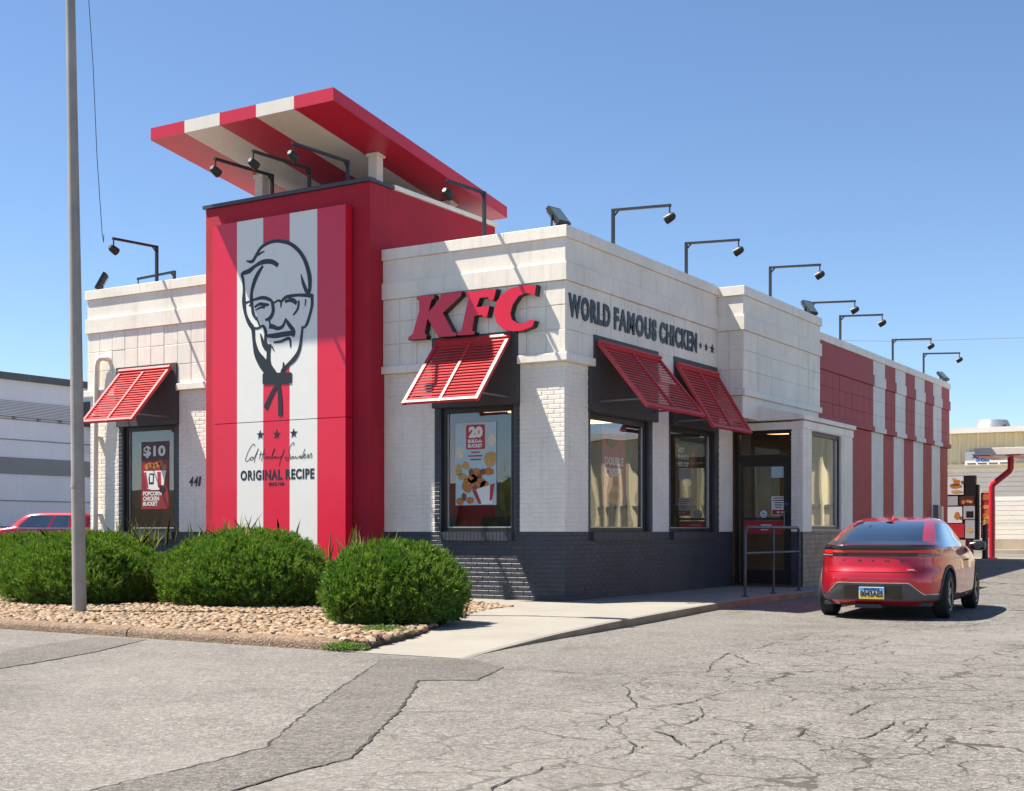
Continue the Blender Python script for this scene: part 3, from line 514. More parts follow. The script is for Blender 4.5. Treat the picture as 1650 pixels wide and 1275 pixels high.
def brick_mesh():
    m = MB(); d = 0.008; e = 0.0045
    ring = lambda y, i: [(-.5 + i / BL, y, -.5 + i / BH), (.5 - i / BL, y, -.5 + i / BH), (.5 - i / BL, y, .5 - i / BH), (-.5 + i / BL, y, .5 - i / BH)]
    m.add(ring(d, 0) + ring(0.0035, 0) + ring(0, e), [(0, 1, 5, 4), (1, 2, 6, 5), (2, 3, 7, 6), (3, 0, 4, 7), (4, 5, 9, 8), (5, 6, 10, 9), (6, 7, 11, 10), (7, 4, 8, 11), (8, 9, 10, 11)])
    return m
_bm = brick_mesh()
def lay(bricks, axis, p, m, parent, single=0, bh=BH, key=None):
    """bricks joined into one part, except the `single` ones nearest the camera, each an object"""
    if key: bricks = sorted(bricks, key=key)
    P = (lambda u, z, d: (u, p + d, z)) if axis == 'y' else (lambda u, z, d: (p - d, u, z))
    if single:
        me = _bm.mesh('brick'); me.materials.append(MATS[m])
        for u, z, w in bricks[:single]:
            o = bpy.data.objects.new('brick', me); COL.objects.link(o); o.parent = parent
            o.location = P(u, z, random.uniform(-0.0012, 0.0012)); o.scale = (w, 1, bh)
            if axis == 'x': o.rotation_euler = (0, 0, R(90))
    mb = MB()
    for u, z, w in bricks[single:]:
        j = random.uniform(-0.0012, 0.0012)
        mb.add([P(u + v[0] * w, z + v[2] * bh, v[1] + j) for v in _bm.v], _bm.f)
    if mb.v: tag(mb.build('bricks', m, parent), kind='stuff')
FW = [(-2.20, -0.90, 1.0, 2.87), (-9.12, -7.83, 1.0, 2.87)]     # front windows
SW = [(0.84, 2.84, 1.0, 2.77), (3.68, 5.55, 1.0, 2.77)]         # side windows
DOORO = [(6.40, 9.40, 0.0, 3.0)]
yb, xb = 0.0462, -0.0462
wf = wall_shell('y', yb, 0.22, -9.96, xb - 0.003, -0.3, 5.2, FW, 'brick_paint'); tag(wf, label='front wall of painted brick')
ws = wall_shell('x', xb, 0.22, yb + 0.001, 12.0, -0.3, 5.2, SW + DOORO, 'brick_paint'); tag(ws, label='side wall of painted brick')
wr = wall_shell('x', xb - 0.001, 0.22, 12.001, 22.9, -0.3, 5.15, [], 'brick_stripes'); tag(wr, label='red and white striped side wall')
wall_shell('y', 22.7, 0.2, -9.96, xb - 0.002, -0.3, 5.15, [], 'brick_stripes')
wall_shell('x', -9.74, 0.22, yb + 0.002, 22.69, -0.3, 5.2, [], 'brick_paint')
TW = (-6.73, -3.27, 0.0, 9)
opn_f = [(a - 0.0, b + 0.0, c - 0.14, d) for a, b, c, d in FW]
camd = lambda q: -q[0] * 0.6 + abs(q[1] - 0.75) * 1.3
br_r = brick_list(-3.27, -0.04, 0.0, 3.45, [(-2.22, -0.88, 0.862, 3.94)] + [(-2.31, -0.79, 2.86, 3.5)])
lay(br_r, 'y', 0.04, 'brick_paint', wf, single=290, key=camd)
lay(brick_list(-9.97, -6.73, 0.0, 3.45, [(-9.14, -7.81, 0.862, 3.94), (-9.23, -7.72, 2.86, 3.5)]), 'y', 0.04, 'brick_paint', wf)
lay(brick_list(0.04, 6.40, 0.0, 3.45, [(0.82, 2.86, 0.862, 3.94), (3.66, 5.57, 0.862, 3.94), (0.76, 2.97, 2.76, 3.5), (3.6, 5.6, 2.76, 3.5)]), 'x', -0.04, 'brick_paint', ws)
lay(brick_list(12.002, 22.9, 0.0, 3.40, []), 'x', -0.04, 'brick_stripes', wr)
mb = MB()
# red brick stretch between the vestibule and the stripes
wall_shell('x', xb + 0.012, 0.01, 9.41, 12.0, 0.0, 3.45, [], 'brick_stripes')
# roof deck
MB().box(-9.7, -0.3, 0.3, 22.6, 4.7, 4.8).build('roof', 'roof_membrane', bld)
# fascia profile runs: coping, frieze, lower frieze, ledge
def run(axis, p, u0, u1, k, mset, dz=0.0, corners=(0, 0), back=0.3):
    """k: (name, out, z0, z1)"""
    nm, out, z0, z1 = k
    c0, c1 = corners
    a, b = u0 - c0 * out, u1 + c1 * out
    m = MB()
    if axis == 'y': m.box(a, b, p - out, p + back, z0 + dz, z1 + dz)
    else: m.box(p - back, p + out, a, b, z0 + dz, z1 + dz)
    return m.build(nm, mset, bld, bevel=0.006)
PROF = [('coping', 0.035, 5.222, 5.39), ('frieze', 0.0, 4.868, 5.2215), ('frieze_drip', 0.032, 4.607, 4.8675)]
E_ = 0.0007
for i, (nm, out, z0, z1) in enumerate(PROF):
    k = (nm, out, z0, z1)
    if nm == 'coping':                                             # coping lengths with joints between them
        for a, b in ((-10.0, -8.6), (-8.597, -6.735), (-3.265, -1.02), (-1.017, 0.0)): run('y', 0, a, b, k, 'white_trim', corners=(1 if a == -10 else 0, 1 if b == 0 else 0))
        for a, b in ((0.302, 2.9), (2.903, 5.555)): run('x', 0, a, b, (nm, out, z0, z1 - E_), 'white_trim')
    else:
        run('y', 0, -10.0, -6.735, k, 'white_panel', corners=(1, 0)); run('y', 0, -3.265, 0.0, k, 'white_panel', corners=(0, 1))
        run('x', 0, 0.302, 5.555, (nm, out, z0 + E_, z1 - E_), 'white_panel')
    # bump-out over the entrance
    mm = 'white_trim' if nm == 'coping' else 'white_panel'
    MB().box(-0.3, 0.5 + out, 5.56 - out, 9.76 + out, z0 + 0.0015 - 0.03, z1 - 0.03).build(nm, mm, bld, bevel=0.006)
for nm, out, z0, z1 in PROF:
    run('x', 0, 9.80, 22.95, (nm, out, z0, z1), 'white_trim' if nm == 'coping' else 'panel_stripes', dz=-0.08)
# fascia tiles (each its own part) with a thin recessed backing
def tile_mesh(w, h):
    m = MB(); g_ = 0.006; e = 0.006; d = 0.02
    r = lambda y, i: [(i, y, i), (w - i, y, i), (w - i, y, h - i), (i, y, h - i)]
    m.add(r(d, 0) + r(0.004, 0) + r(0, e), [(0, 1, 5, 4), (1, 2, 6, 5), (2, 3, 7, 6), (3, 0, 4, 7), (4, 5, 9, 8), (5, 6, 10, 9), (6, 7, 11, 10), (7, 4, 8, 11), (8, 9, 10, 11)])
    return m
def tiles(axis, p, u0, u1, mname, cuts=(), dz=0.0, wide=0.333):
    rowsz = [(3.572, 3.906), (3.912, 4.256), (4.262, 4.602)]
    n = max(1, round((u1 - u0) / wide)); wdt = (u1 - u0) / n
    mb = MB()
    if axis == 'y': mb.box(u0 + 0.001, u1 - 0.001, p + 0.014, p + 0.05, 3.50 + dz, 4.61 + dz)
    else: mb.box(p - 0.05, p - 0.014, u0 + 0.001, u1 - 0.001, 3.50 + dz, 4.61 + dz)
    # backing is cut away at the window surrounds by standing behind them
    mb.build('panel_backing', mname, bld)
    for z0, z1 in rowsz:
        for k in range(n):
            a, b = u0 + k * wdt + 0.004, u0 + (k + 1) * wdt - 0.004; segs = [(a, b)]
            for c, d, e in cuts:
                if z0 + 0.1 < e: segs = [q for s, t in segs for q in ((s, min(t, c)), (max(s, d), t)) if q[1] - q[0] > 0.03]
            for s, t in segs:
                me_key = (round(t - s, 4), round(z1 - z0, 4), mname)
                if me_key not in TM: TM[me_key] = tile_mesh(t - s, z1 - z0).mesh('fascia_tile'); TM[me_key].materials.append(MATS[mname])
                o = bpy.data.objects.new('fascia_tile', TM[me_key]); COL.objects.link(o); o.parent = bld
                j = random.uniform(-0.003, 0.002)
                if axis == 'y': o.location = (s, p + j, z0 + dz)
                else: o.location = (p - j, s, z0 + dz); o.rotation_euler = (0, 0, R(90))
TM = {}
tiles('y', 0, -10.0, -6.735, 'white_panel', [(-9.235, -7.715, 3.94)])
tiles('y', 0, -3.265, 0.0, 'white_panel', [(-2.325, -0.795, 3.94)])
tiles('x', 0, 0.03, 5.555, 'white_panel', [(0.85, 3.07, 3.93), (3.69, 5.53, 3.93)], wide=0.46)
tiles('y', 5.56, -0.04, 0.49, 'white_panel', dz=-0.03); tiles('x', 0.5, 5.56, 9.76, 'white_panel', dz=-0.03, wide=0.70)
tiles('x', 0, 9.80, 22.95, 'panel_stripes', dz=-0.08, wide=0.475)
# ledges
def ledge(x0, x1, y0, y1, z0, z1, m): MB().box(x0, x1, y0, y1, z0, z1).build('ledge', m, bld, bevel=0.01)
ledge(-10.05, -9.24, -0.05, 0.05, 3.45, 3.568, 'white_trim'); ledge(-7.71, -6.735, -0.05, 0.05, 3.45, 3.568, 'white_trim')
ledge(-3.265, -2.33, -0.05, 0.05, 3.45, 3.568, 'white_trim'); ledge(-0.79, 0.05, -0.05, 0.05, 3.45, 3.568, 'white_trim'); ledge(-0.05, 0.05, 0.0505, 0.84, 3.4505, 3.5675, 'white_trim')
ledge(-0.05, 0.05, 3.08, 3.68, 3.45, 3.568, 'white_trim')
ledge(-0.05, 0.54, 5.52, 9.79, 3.42, 3.535, 'white_trim')
run('x', 0, 9.80, 22.97, ('ledge', 0.045, 3.45, 3.568), 'panel_stripes', dz=-0.03, back=0.045)
# dark window surrounds above each window
for a, b in ((-2.32, -0.80), (-9.23, -7.72)): MB().box(a, b, -0.022, 0.05, 2.875, 3.94).build('window_surround', 'grey_board', bld, bevel=0.004)
for a, b in ((0.85, 3.07), (3.69, 5.53)): MB().box(-0.05, 0.022, a, b, 2.78, 3.93).build('window_surround', 'grey_board', bld, bevel=0.004)
MB().box(-0.0535, 0.018, 0.77, 0.849, 2.79, 3.449).build('window_surround', 'grey_board', bld)
# windows: frame, pane, sill of its own
def window(axis, p, a, b, z0, z1, sill=True, ft=0.075, rec=0.10, mid=False):
    P = (lambda u0, u1, d0, d1, c, d: (u0, u1, p + d0, p + d1, c, d)) if axis == 'y' else (lambda u0, u1, d0, d1, c, d: (p - d1, p - d0, u0, u1, c, d))
    root = MB().box(*P(a, a + ft, rec - 0.045, rec + 0.055, z0, z1)).box(*P(b - ft, b, rec - 0.045, rec + 0.055, z0, z1)).box(*P(a + ft, b - ft, rec - 0.045, rec + 0.055, z1 - ft, z1)).box(*P(a + ft, b - ft, rec - 0.045, rec + 0.055, z0, z0 + ft * 0.8)).build('window', 'dark_frame', bld, bevel=0.004)
    i = ft * 0.95
    MB().box(*P(a + ft - 0.004, b - ft + 0.004, rec, rec + 0.006, z0 + ft * 0.75, z1 - ft + 0.004)).build('pane', 'window_glass', root)
    st = MB(); s = 0.016
    for q in ((a + ft, a + ft + s, z0 + ft * 0.8, z1 - ft), (b - ft - s, b - ft, z0 + ft * 0.8, z1 - ft)): st.box(*P(q[0], q[1], rec - 0.02, rec - 0.002, q[2], q[3]))
    st.box(*P(a + ft + s, b - ft - s, rec - 0.02, rec - 0.002, z0 + ft * 0.8, z0 + ft * 0.8 + s)); st.build('glazing_bead', 'galvanised', root)
    if sill:
        sl = MB(); u = a + 0.0; n = max(4, round((b - a) / 0.066)); wd = (b - a) / n
        for k in range(n): sl.box(*P(a + k * wd + 0.004, a + (k + 1) * wd - 0.004, -0.055 + random.uniform(-.002, .002), rec - 0.05, z0 - 0.132, z0 - 0.004))
        sl.box(*P(a + 0.003, b - 0.003, -0.048, rec - 0.051, z0 - 0.128, z0 - 0.007)); tag(sl.build('sill', 'brick_paint', root), kind=None)
    return root
for a, b, c, d in FW: window('y', 0.04, a, b, c, d)
for a, b, c, d in SW: window('x', -0.04, a, b, c, d)
# interior of the dining room
MB().box(-9.7, -0.28, 0.28, 14, 0.0, 0.05).build('floor', 'interior_floor', bld)
MB().box(-9.7, -0.28, 0.28, 14, 3.0, 3.05).build('ceiling', 'ceiling_tile', bld)
MB().box(-9.7, -0.28, 9.2, 9.3, 0.05, 3.0).build('partition', 'interior', bld)
MB().box(-4.9, -4.8, 0.3, 9.2, 0.05, 3.0).build('partition', 'interior', bld)
MB().box(-4.2, -3.6, 2.2, 6.0, 0.05, 1.15).box(-4.25, -3.55, 2.15, 6.05, 1.15, 1.20).build('counter', 'interior_dark', bld)
for x0, y0 in ((-1.9, 1.6), (-1.9, 4.0), (-3.0, 0.9), (-8.6, 1.6)):
    t_ = MB(); t_.box(x0 - .5, x0 + .5, y0 - .1, y0 + .1, 0.05, 1.25).box(x0 - .5, x0 + .5, y0 - .5, y0 - .12, 0.05, 0.5).box(x0 - .5, x0 + .5, y0 + .12, y0 + .5, 0.05, 0.5); t_.build('booth_seat', 'interior_dark', bld, bevel=0.02)
# ceiling lamps inside
for x0, y0 in ((-2.0, 2.4), (-2.0, 4.6), (-3.6, 1.4), (-8.4, 2.0)):
    MB().box(x0 - .28, x0 + .28, y0 - .28, y0 + .28, 2.975, 2.998).build('ceiling_lamp', 'warm_lamp', bld)

# ------------------------------------------------------------------ entrance vestibule
vb = [(6.95, 8.70, 1.04, 2.85)]
vs_ = wall_shell('x', 1.2768, 0.20, 6.463, 9.40, -0.3, 3.0, vb, 'brick_paint', 'vestibule'); tag(vs_, label='entrance vestibule with brown tiled base')
vb_b = brick_list(6.46, 9.41, 1.0, 2.86, [(6.93, 8.72, 1.04, 2.86)]); lay(vb_b, 'x', 1.283, 'brick_white', vs_) if 'brick_white' in MATS else lay(vb_b, 'x', 1.283, 'white_trim', vs_)
tl = brick_list(6.462, 9.41, 0.0, 0.99, [], 0.13, 0.078)
lay(tl, 'x', 1.283, 'brown_tile', vs_, bh=0.078)
MB().box(1.262, 1.284, 6.94, 8.71, 0.985, 1.03).build('sill', 'brown_tile', vs_)
MB().box(1.07, 1.276, 6.4565, 6.60, -0.3, 3.0).build('pillar', 'brick_paint', vs_)
lay(brick_list(1.058, 1.279, 1.0, 2.86, []), 'y', 6.45, 'white_trim', vs_)
lay(brick_list(1.058, 1.279, 0.0, 0.99, []), 'y', 6.449, 'brick_paint', vs_)
MB().box(-0.04, 1.279, 6.44, 6.60, 2.852, 2.99).build('lintel', 'white_trim', vs_, bevel=0.005); MB().box(1.20, 1.30, 6.43, 9.42, 2.862, 3.005).build('lintel', 'white_trim', vs_, bevel=0.005)
r_ = MB(); r_.prism([(0.30, 3.02), (1.34, 3.02), (1.34, 3.10), (0.42, 3.30), (0.30, 3.30)], lambda x, z: (x, 6.36, z), lambda x, z: (x, 9.46, z)); r_.build('vestibule_roof', 'white_trim', vs_, bevel=0.006)
MB().box(-0.04, 0.47, 5.60, 9.75, 3.03, 3.42).build('soffit_board', 'white_trim', vs_, bevel=0.004)
window('x', 1.270, 6.95, 8.70, 1.04, 2.85, sill=False, rec=0.08)
MB().box(0.0, 1.07, 6.7, 9.3, 2.90, 2.93).build('vestibule_ceiling', 'interior', vs_); MB().box(-0.3, 1.06, 9.2, 9.3, 0, 2.9).build('vestibule_wall', 'interior', vs_)
MB().lathe([(0.001, 0.0), (0.3, 0.0), (0.36, 0.03), (0.36, 0.05)], (0.55, 7.3, 2.85), (0, 0, 1), 24).build('ceiling_lamp', 'warm_lamp', vs_)
MB().box(-0.28, 1.2, 6.3, 9.4, -0.05, 0.03).build('threshold', 'interior_floor', vs_)
# door with frame, transom, rails, push bar and stickers
df = MB(); y0, y1 = 6.50, 6.58
df.box(-0.035, 0.055, y0, y1, 0.03, 2.851).box(1.0, 1.069, y0, y1, 0.03, 2.851).box(0.055, 1.0, y0, y1, 2.30, 2.41).box(0.055, 1.0, y0, y1, 2.79, 2.851)
door = df.build('door', 'dark_frame', bld, bevel=0.003); tag(door, label='dark framed glass entrance door with red strip')
MB().box(0.056, 0.999, 6.54, 6.546, 2.411, 2.789).build('transom_pane', 'door_glass', door)
lf = MB(); lf.box(0.062, 0.115, y0 + .01, y1 - .01, 0.05, 2.29).box(0.90, 0.993, y0 + .01, y1 - .01, 0.05, 2.29).box(0.115, 0.90, y0 + .01, y1 - .01, 2.20, 2.29).box(0.115, 0.90, y0 + .01, y1 - .01, 0.05, 0.30)
leaf = lf.build('door_leaf', 'dark_frame', door, bevel=0.003)
MB().box(0.114, 0.901, 6.54, 6.546, 0.299, 2.201).build('door_pane', 'door_glass', door)
MB().box(0.118, 0.898, 6.528, 6.538, 0.96, 1.20).build('red_strip', 'print_red', door)
MB().box(0.118, 0.898, 6.528, 6.538, 1.215, 1.26).build('push_bar', 'dark_frame', door)
MB().tube([(0.93, 6.50, 1.0), (0.93, 6.45, 1.02), (0.93, 6.45, 1.34), (0.93, 6.50, 1.36)], 0.014).build('handle', 'grey_metal', door)
MB().lathe([(0.001, 0), (0.035, 0), (0.035, 0.02), (0.001, 0.02)], (0.945, 6.49, 1.50), (0, 1, 0), 14).build('lock', 'wheel_blue', door)
MB().box(0.058, 0.0615, 6.505, 6.52, 0.06, 2.28).build('edge_strip', 'print_gold', door)
MB().box(0.46, 0.66, 6.5258, 6.5275, 1.112, 1.132).build('print_line', 'paper_white', door)
MB().box(0.46, 0.60, 6.5258, 6.5275, 1.028, 1.044).build('print_line', 'paper_white', door)
def sheet(name, label, cat, boxes):
    """flat printed sheet on the door glass"""
    r0 = boxes[0]; rt = thing(name, label, cat, ((r0[0] + r0[1]) / 2, r0[2], r0[4]))
    return rt
s1 = thing('notice_sheet', 'white opening hours notice with red arrows stuck on the entrance door', 'notice', (0.79, 6.534, 1.30))
MB().box(0.66, 0.925, 6.530, 6.534, 1.30, 1.645).build('paper', 'paper_white', s1); MB().box(0.672, 0.913, 6.5275, 6.5295, 1.31, 1.40).build('red_band', 'print_red', s1)
for i, (tx, ww) in enumerate((('', .2), ('', .22), ('', .15), ('', .15), ('', .12))):
    MB().box(0.7925 - ww / 2, 0.7925 + ww / 2, 6.5280, 6.5295, 1.605 - i * 0.042, 1.622 - i * 0.042).build('print_line', 'print_black', s1)
for xx in (0.79, 0.87):
    a_ = MB(); a_.prism([(xx - .03, 1.355), (xx, 1.385), (xx, 1.365), (xx + .03, 1.365), (xx + .03, 1.345), (xx, 1.345), (xx, 1.325)], lambda x, z: (x, 6.527, z), lambda x, z: (x, 6.5255, z)); a_.build('arrow', 'paper_white', s1)
s2 = thing('paper_sheet', 'blank pale paper taped high on the entrance door', 'paper', (0.79, 6.534, 1.985)); MB().box(0.655, 0.935, 6.531, 6.534, 1.985, 2.185).build('paper', 'print_blue', s2)
s3 = thing('accessibility_sticker', 'round blue wheelchair sticker on the entrance door', 'sticker', (0.51, 6.534, 1.24))
MB().lathe([(0.001, 0), (0.085, 0), (0.085, -0.003), (0.001, -0.003)], (0.51, 6.533, 1.325), (0, 1, 0), 28).build('disc', 'wheel_blue', s3); MB().lathe([(0.001, -.0035), (0.07, -.0035), (0.07, -0.005), (0.001, -0.005)], (0.51, 6.533, 1.325), (0, 1, 0), 28).build('white_disc', 'paper_white', s3)
q = MB(); f3 = lambda x, z: (0.51 + x, 6.527, 1.325 + z)
ribbon(q, [(-.012, .045, .016), (-.010, .01, .014), (.022, .008, .012), (.032, -.03, .012), (.045, -.028, .01)], f3)
ribbon(q, [(-.014, .012, .009), (-.036, -.012, .009), (-.026, -.042, .009), (.006, -.046, .009), (.024, -.024, .009)], f3); q.build('wheelchair_mark', 'wheel_blue', s3)

# ------------------------------------------------------------------ entrance tower with striped canopy
tw = MB().box(-6.73, -3.27, -0.32, 3.3, -0.3, 6.40).build('tower', 'stucco_red', bld, bevel=0.012); tag(tw, label='red stucco tower standing proud of the front wall')
MB().box(-6.77, -3.24, -0.355, -0.20, 6.4005, 6.462).build('coping', 'coping_dark', tw, bevel=0.004)
MB().box(-6.76, -6.6, -0.1995, 3.34, 6.4005, 6.455).build('coping', 'coping_dark', tw, bevel=0.004); MB().box(-3.40, -3.245, -0.1995, 0.28, 6.4005, 6.452).build('coping', 'coping_dark', tw, bevel=0.004)
MB().box(-3.42, -3.235, 0.281, 3.34, 6.4005, 6.475).build('coping', 'white_trim', tw, bevel=0.004)
MB().box(-6.7, -3.3, -0.3, 3.28, 6.39, 6.405).build('tower_roof', 'roof_membrane', tw)
for x0, y0 in ((-3.785, 0.5), (-6.22, 0.5), (-3.785, 2.6), (-6.22, 2.6)):
    MB().box(x0 - .085, x0 + .085, y0 - .085, y0 + .085, 6.40, 7.357 - (y0 + 1.3) * 0.1545 + 0.03).build('canopy_post', 'canopy_white', tw, bevel=0.006)
    zt = 7.347 - (y0 + 1.3) * 0.1545
    MB().box(x0 - .11, x0 + .11, y0 - .11, y0 + .11, zt - 0.035, zt + 0.02).build('post_cap', 'canopy_white', tw)
for k in range(5):
    a = -6.985 + k * 0.759; b = a + 0.7585
    c_ = MB(); c_.prism([(-1.3, 7.357), (-1.3, 7.552), (3.57, 6.81), (3.57, 6.607)], lambda y, z: (a, y, z), lambda y, z: (b, y, z))
    c_.build('canopy_stripe', 'canopy_red' if k % 2 == 0 else 'canopy_white', tw)
# tall striped sign panel on the tower
sp = thing('sign_panel', 'tall red and white striped sign panel with black line portrait on the tower', 'sign', (-5.0, -0.42, 0.0))
xs = [-6.40, -5.853, -5.287, -4.730, -4.166, -3.605]
for z0, z1, nm in ((0.12, 2.765, 'stripe'), (2.777, 6.05, 'stripe')):
    for k in range(5): MB().box(xs[k] + 0.0003, xs[k + 1] - 0.0003, -0.50, -0.335, z0, z1).build(nm, 'sign_red' if k % 2 == 0 else 'sign_white', sp)
MB().box(-6.36, -3.65, -0.47, -0.33, 2.763, 2.779).build('seam', 'sign_black', sp)
F2 = lambda d: (lambda x, z: (x, -0.5 - d, z))
MB().prism(FACEFILL, F2(0.001), F2(0.003)).build('emblem_field', 'sign_white', sp)
em = MB()
for i, s in enumerate(FACE): ribbon(em, [(a, b, (c * 1.4 + 0.005 if c < 0.06 else c) * (0.55 if i == 21 else 1.0)) for a, b, c in s], F2(0.0045 + 0.00012 * i))
eo = em.build('emblem_linework', 'sign_black', sp); tag(eo, label='black line portrait of a bespectacled man with goatee')
MB().prism(TIE, F2(0.001), F2(0.0085)).build('emblem_tie', 'sign_black', eo)
for c in STARS: MB().prism(star(c, 0.078), F2(0.0), F2(0.005)).build('star', 'sign_black', sp)
sg = MB()
for i, s in enumerate(SIGN): ribbon(sg, s, F2(0.003 + 0.0001 * i), width=0.011)
sg.build('signature', 'sign_black', sp)
lettering('lettering', 'ORIGINAL RECIPE', 'sign_black', sp, (OR[0][0], -0.5, OR[0][1] + 0.0), (1, 0, 0), (0, 0, 1), OR[1][0] - OR[0][0], 0.165, (0, -1, 0), 0.004, bold=0.034, spacing=1.14)
lettering('lettering', 'SINCE 1940', 'sign_black', sp, (SI[0][0], -0.5, SI[0][1]), (1, 0, 0), (0, 0, 1), SI[1][0] - SI[0][0], 0.058, (0, -1, 0), 0.003, bold=0.03)
# three raised letters over the front window
ks = thing('letter_sign', 'large slanted red letters with black edges above the front right window', 'sign', (-1.5, 0.0, 3.92))
for P, nm in zip(KFC, 'KFC'):
    body = MB(); cx = sum(p[0] for p in P) / len(P); cz = sum(p[1] for p in P) / len(P)
    body.prism(P, lambda x, z: (x, -0.01, z), lambda x, z: (x, -0.125, z)); lo = body.build('letter', 'sign_black', ks)
    fc = MB(); fc.prism([(cx + (x - cx) * 0.985, cz + (z - cz) * 0.985) for x, z in P], lambda x, z: (x, -0.1255, z), lambda x, z: (x, -0.138, z)); fc.build('letter_face', 'sign_red', lo)
# lettering along the side wall
wl = thing('wall_lettering', 'black condensed capital lettering with three stars along the side wall', 'sign', (0.004, 2.4, 4.09))
for tx, a, b in (('WORLD', 0.07, 1.37), ('FAMOUS', 1.50, 3.01), ('CHICKEN', 3.13, 4.64)):
    lettering('lettering', tx, 'sign_black', wl, (0.006, a, 4.088), (0, 1, 0), (0, 0, 1), b - a, 0.35, (1, 0, 0), 0.012, bold=0.047, spacing=1.2)
for yy, rr in ((4.80, 0.055), (5.05, 0.07), (5.32, 0.085)): MB().prism(star((yy, 4.24), rr), lambda y, z: (0.006, y, z), lambda y, z: (0.016, y, z)).build('star', 'sign_black', wl)
hn = thing('house_number', 'black italic 441 on the white brick left of the tower', 'number', (-7.32, 0.036, 1.78))
for i, ch in enumerate('441'): lettering('digit', ch, 'sign_black', hn, (-7.475 + i * 0.112, 0.038, 1.785), (1, 0, 0), (0, 0, 1), 0.085 if ch == '4' else 0.034, 0.165, (0, -1, 0), 0.012, bold=0.006, shear=0.18)

# ------------------------------------------------------------------ louvred shutters propped open over the windows
def shutter(label, axis, p, u0, u1, zt, zb, out):
    """hinged at height zt on plane p, lower edge at zb standing `out` off the wall"""
    loc = ((u0 + u1) / 2, p, zt) if axis == 'y' else (p, (u0 + u1) / 2, zt)
    t_ = thing('louvred_shutter', label, 'shutter', loc, group='red louvred shutters over the windows')
    sg_ = -1 if axis == 'y' else 1
    W = (lambda u, d, z: (u, p + sg_ * d, z)) if axis == 'y' else (lambda u, d, z: (p + sg_ * d, u, z))
    A = lambda u, t: Vector(W(u, 0.03 + (out - 0.03) * t, zt + (zb - zt) * t))
    nrm = (A(u0 + 1, 0) - A(u0, 0)).cross(A(u0, 1) - A(u0, 0)).normalized()
    if nrm.z < 0: nrm = -nrm
    L = (A(u0, 1) - A(u0, 0)).length; f = 0.055; um = (u0 + u1) / 2
    hd = MB(); hd.bar(W(u0 - 0.01, 0.05, zt + 0.02), W(u1 + 0.01, 0.05, zt + 0.02), 0.05, 0.06, nrm); hd.build('hinge_rail', 'shutter_red', t_)
    for u in (u0 + f / 2, um, u1 - f / 2): MB().bar(A(u, 0.0), A(u, 1.0), f if u != um else 0.045, 0.05, nrm).build('stile', 'shutter_red', t_)
    for tt in (0.025, 0.975): MB().bar(A(u0 + f, tt), A(um - 0.0225, tt), 0.05, 0.048, nrm).bar(A(um + 0.0225, tt), A(u1 - f, tt), 0.05, 0.048, nrm).build('rail', 'shutter_red', t_)
    n = 18; d = (A(u0, 1) - A(u0, 0)).normalized(); tilt = (d * math.cos(R(22)) + nrm * math.sin(R(22)))
    for k in range(n):
        for a, b in ((u0 + f, um - 0.0225), (um + 0.0225, u1 - f)):
            c = A(a, 0.06 + 0.88 * (k + 0.5) / n); e = A(b, 0.06 + 0.88 * (k + 0.5) / n)
            m = MB(); q = nrm.cross(d) ; m.bar(c, e, 0.011, 0.060, tilt); m.build('slat', 'shutter_red', t_)
    for u in (u0 + 0.10, u1 - 0.10):
        MB().tube([A(u, 0.86) - nrm * 0.02, W(u + (0.05 if axis == 'y' else 0), 0.0, zb + 0.12 * (zt - zb))], 0.016, 8).build('prop_arm', 'grey_metal', t_)
    return t_
shutter('red louvred shutter over the front window under the big red letters', 'y', -0.022, -2.22, -0.90, 3.84, 2.86, 0.90)
shutter('red louvred shutter on the far left, beside the white downpipe', 'y', -0.022, -9.08, -7.83, 3.84, 2.88, 0.90)
shutter('red louvred side shutter nearest the building corner', 'x', 0.022, 0.90, 3.02, 3.80, 2.83, 0.83)
shutter('red louvred side shutter next to the entrance door', 'x', 0.022, 3.70, 5.44, 3.78, 2.72, 0.68)

# ------------------------------------------------------------------ lamps on the roof edge
def arm_lamp(label, base, post, d, length, rise=-0.04, tilt=0.0, mm='black_metal'):
    """square post, arm towards d, small barrel head hung from the arm's end"""
    t_ = thing('gooseneck_lamp', label, 'lamp', base, group='arm lamps along the roof edge')
    b = Vector(base); d = Vector(d); top = b + Vector((0, 0, post)); end = top + d * length + Vector((0, 0, rise))
    MB().bar(b, top + Vector((0, 0, 0.02)), 0.045).build('post', mm, t_); MB().bar(top, end + d * 0.02, 0.04).build('arm', mm, t_)
    MB().bar(top - Vector((0, 0, 0.11)), top + d * 0.11, 0.022).build('gusset', mm, t_)
    MB().box(b.x - .07, b.x + .07, b.y - .07, b.y + .07, b.z - 0.02, b.z + 0.012).build('base_plate', mm, t_)
    MB().tube([end + Vector((0, 0, -0.02)), end + Vector((0, 0, -0.13))], 0.012, 8).build('stem', mm, t_)
    hc = end + Vector((0, 0, -0.185)); ax = (Vector((0, 0, -1)) * 0.45 - d).normalized()
    hd = MB(); hd.lathe([(0.001, -0.09), (0.035, -0.09), (0.06, -0.06), (0.068, 0.0), (0.070, 0.075), (0.062, 0.075), (0.058, 0.05)], hc, ax, 16); h_ = hd.build('lamp_head', mm, t_)
    MB().lathe([(0.001, 0.048), (0.058, 0.048)], hc, ax, 16).build('lens', 'lamp_lens', h_)
    return t_
for x0, lb in ((-5.32, 'left of the three'), (-4.54, 'middle of the three'), (-3.76, 'right of the three')):
    arm_lamp('black arm lamp on the tower top, ' + lb + ' under the canopy', (x0, -0.25, 6.46), 0.33, (0, -1, 0), 1.29)
arm_lamp('black arm lamp above the big red letters, right of the tower', (-1.48, 0.15, 5.40), 0.68, (0, -1, 0), 0.98)
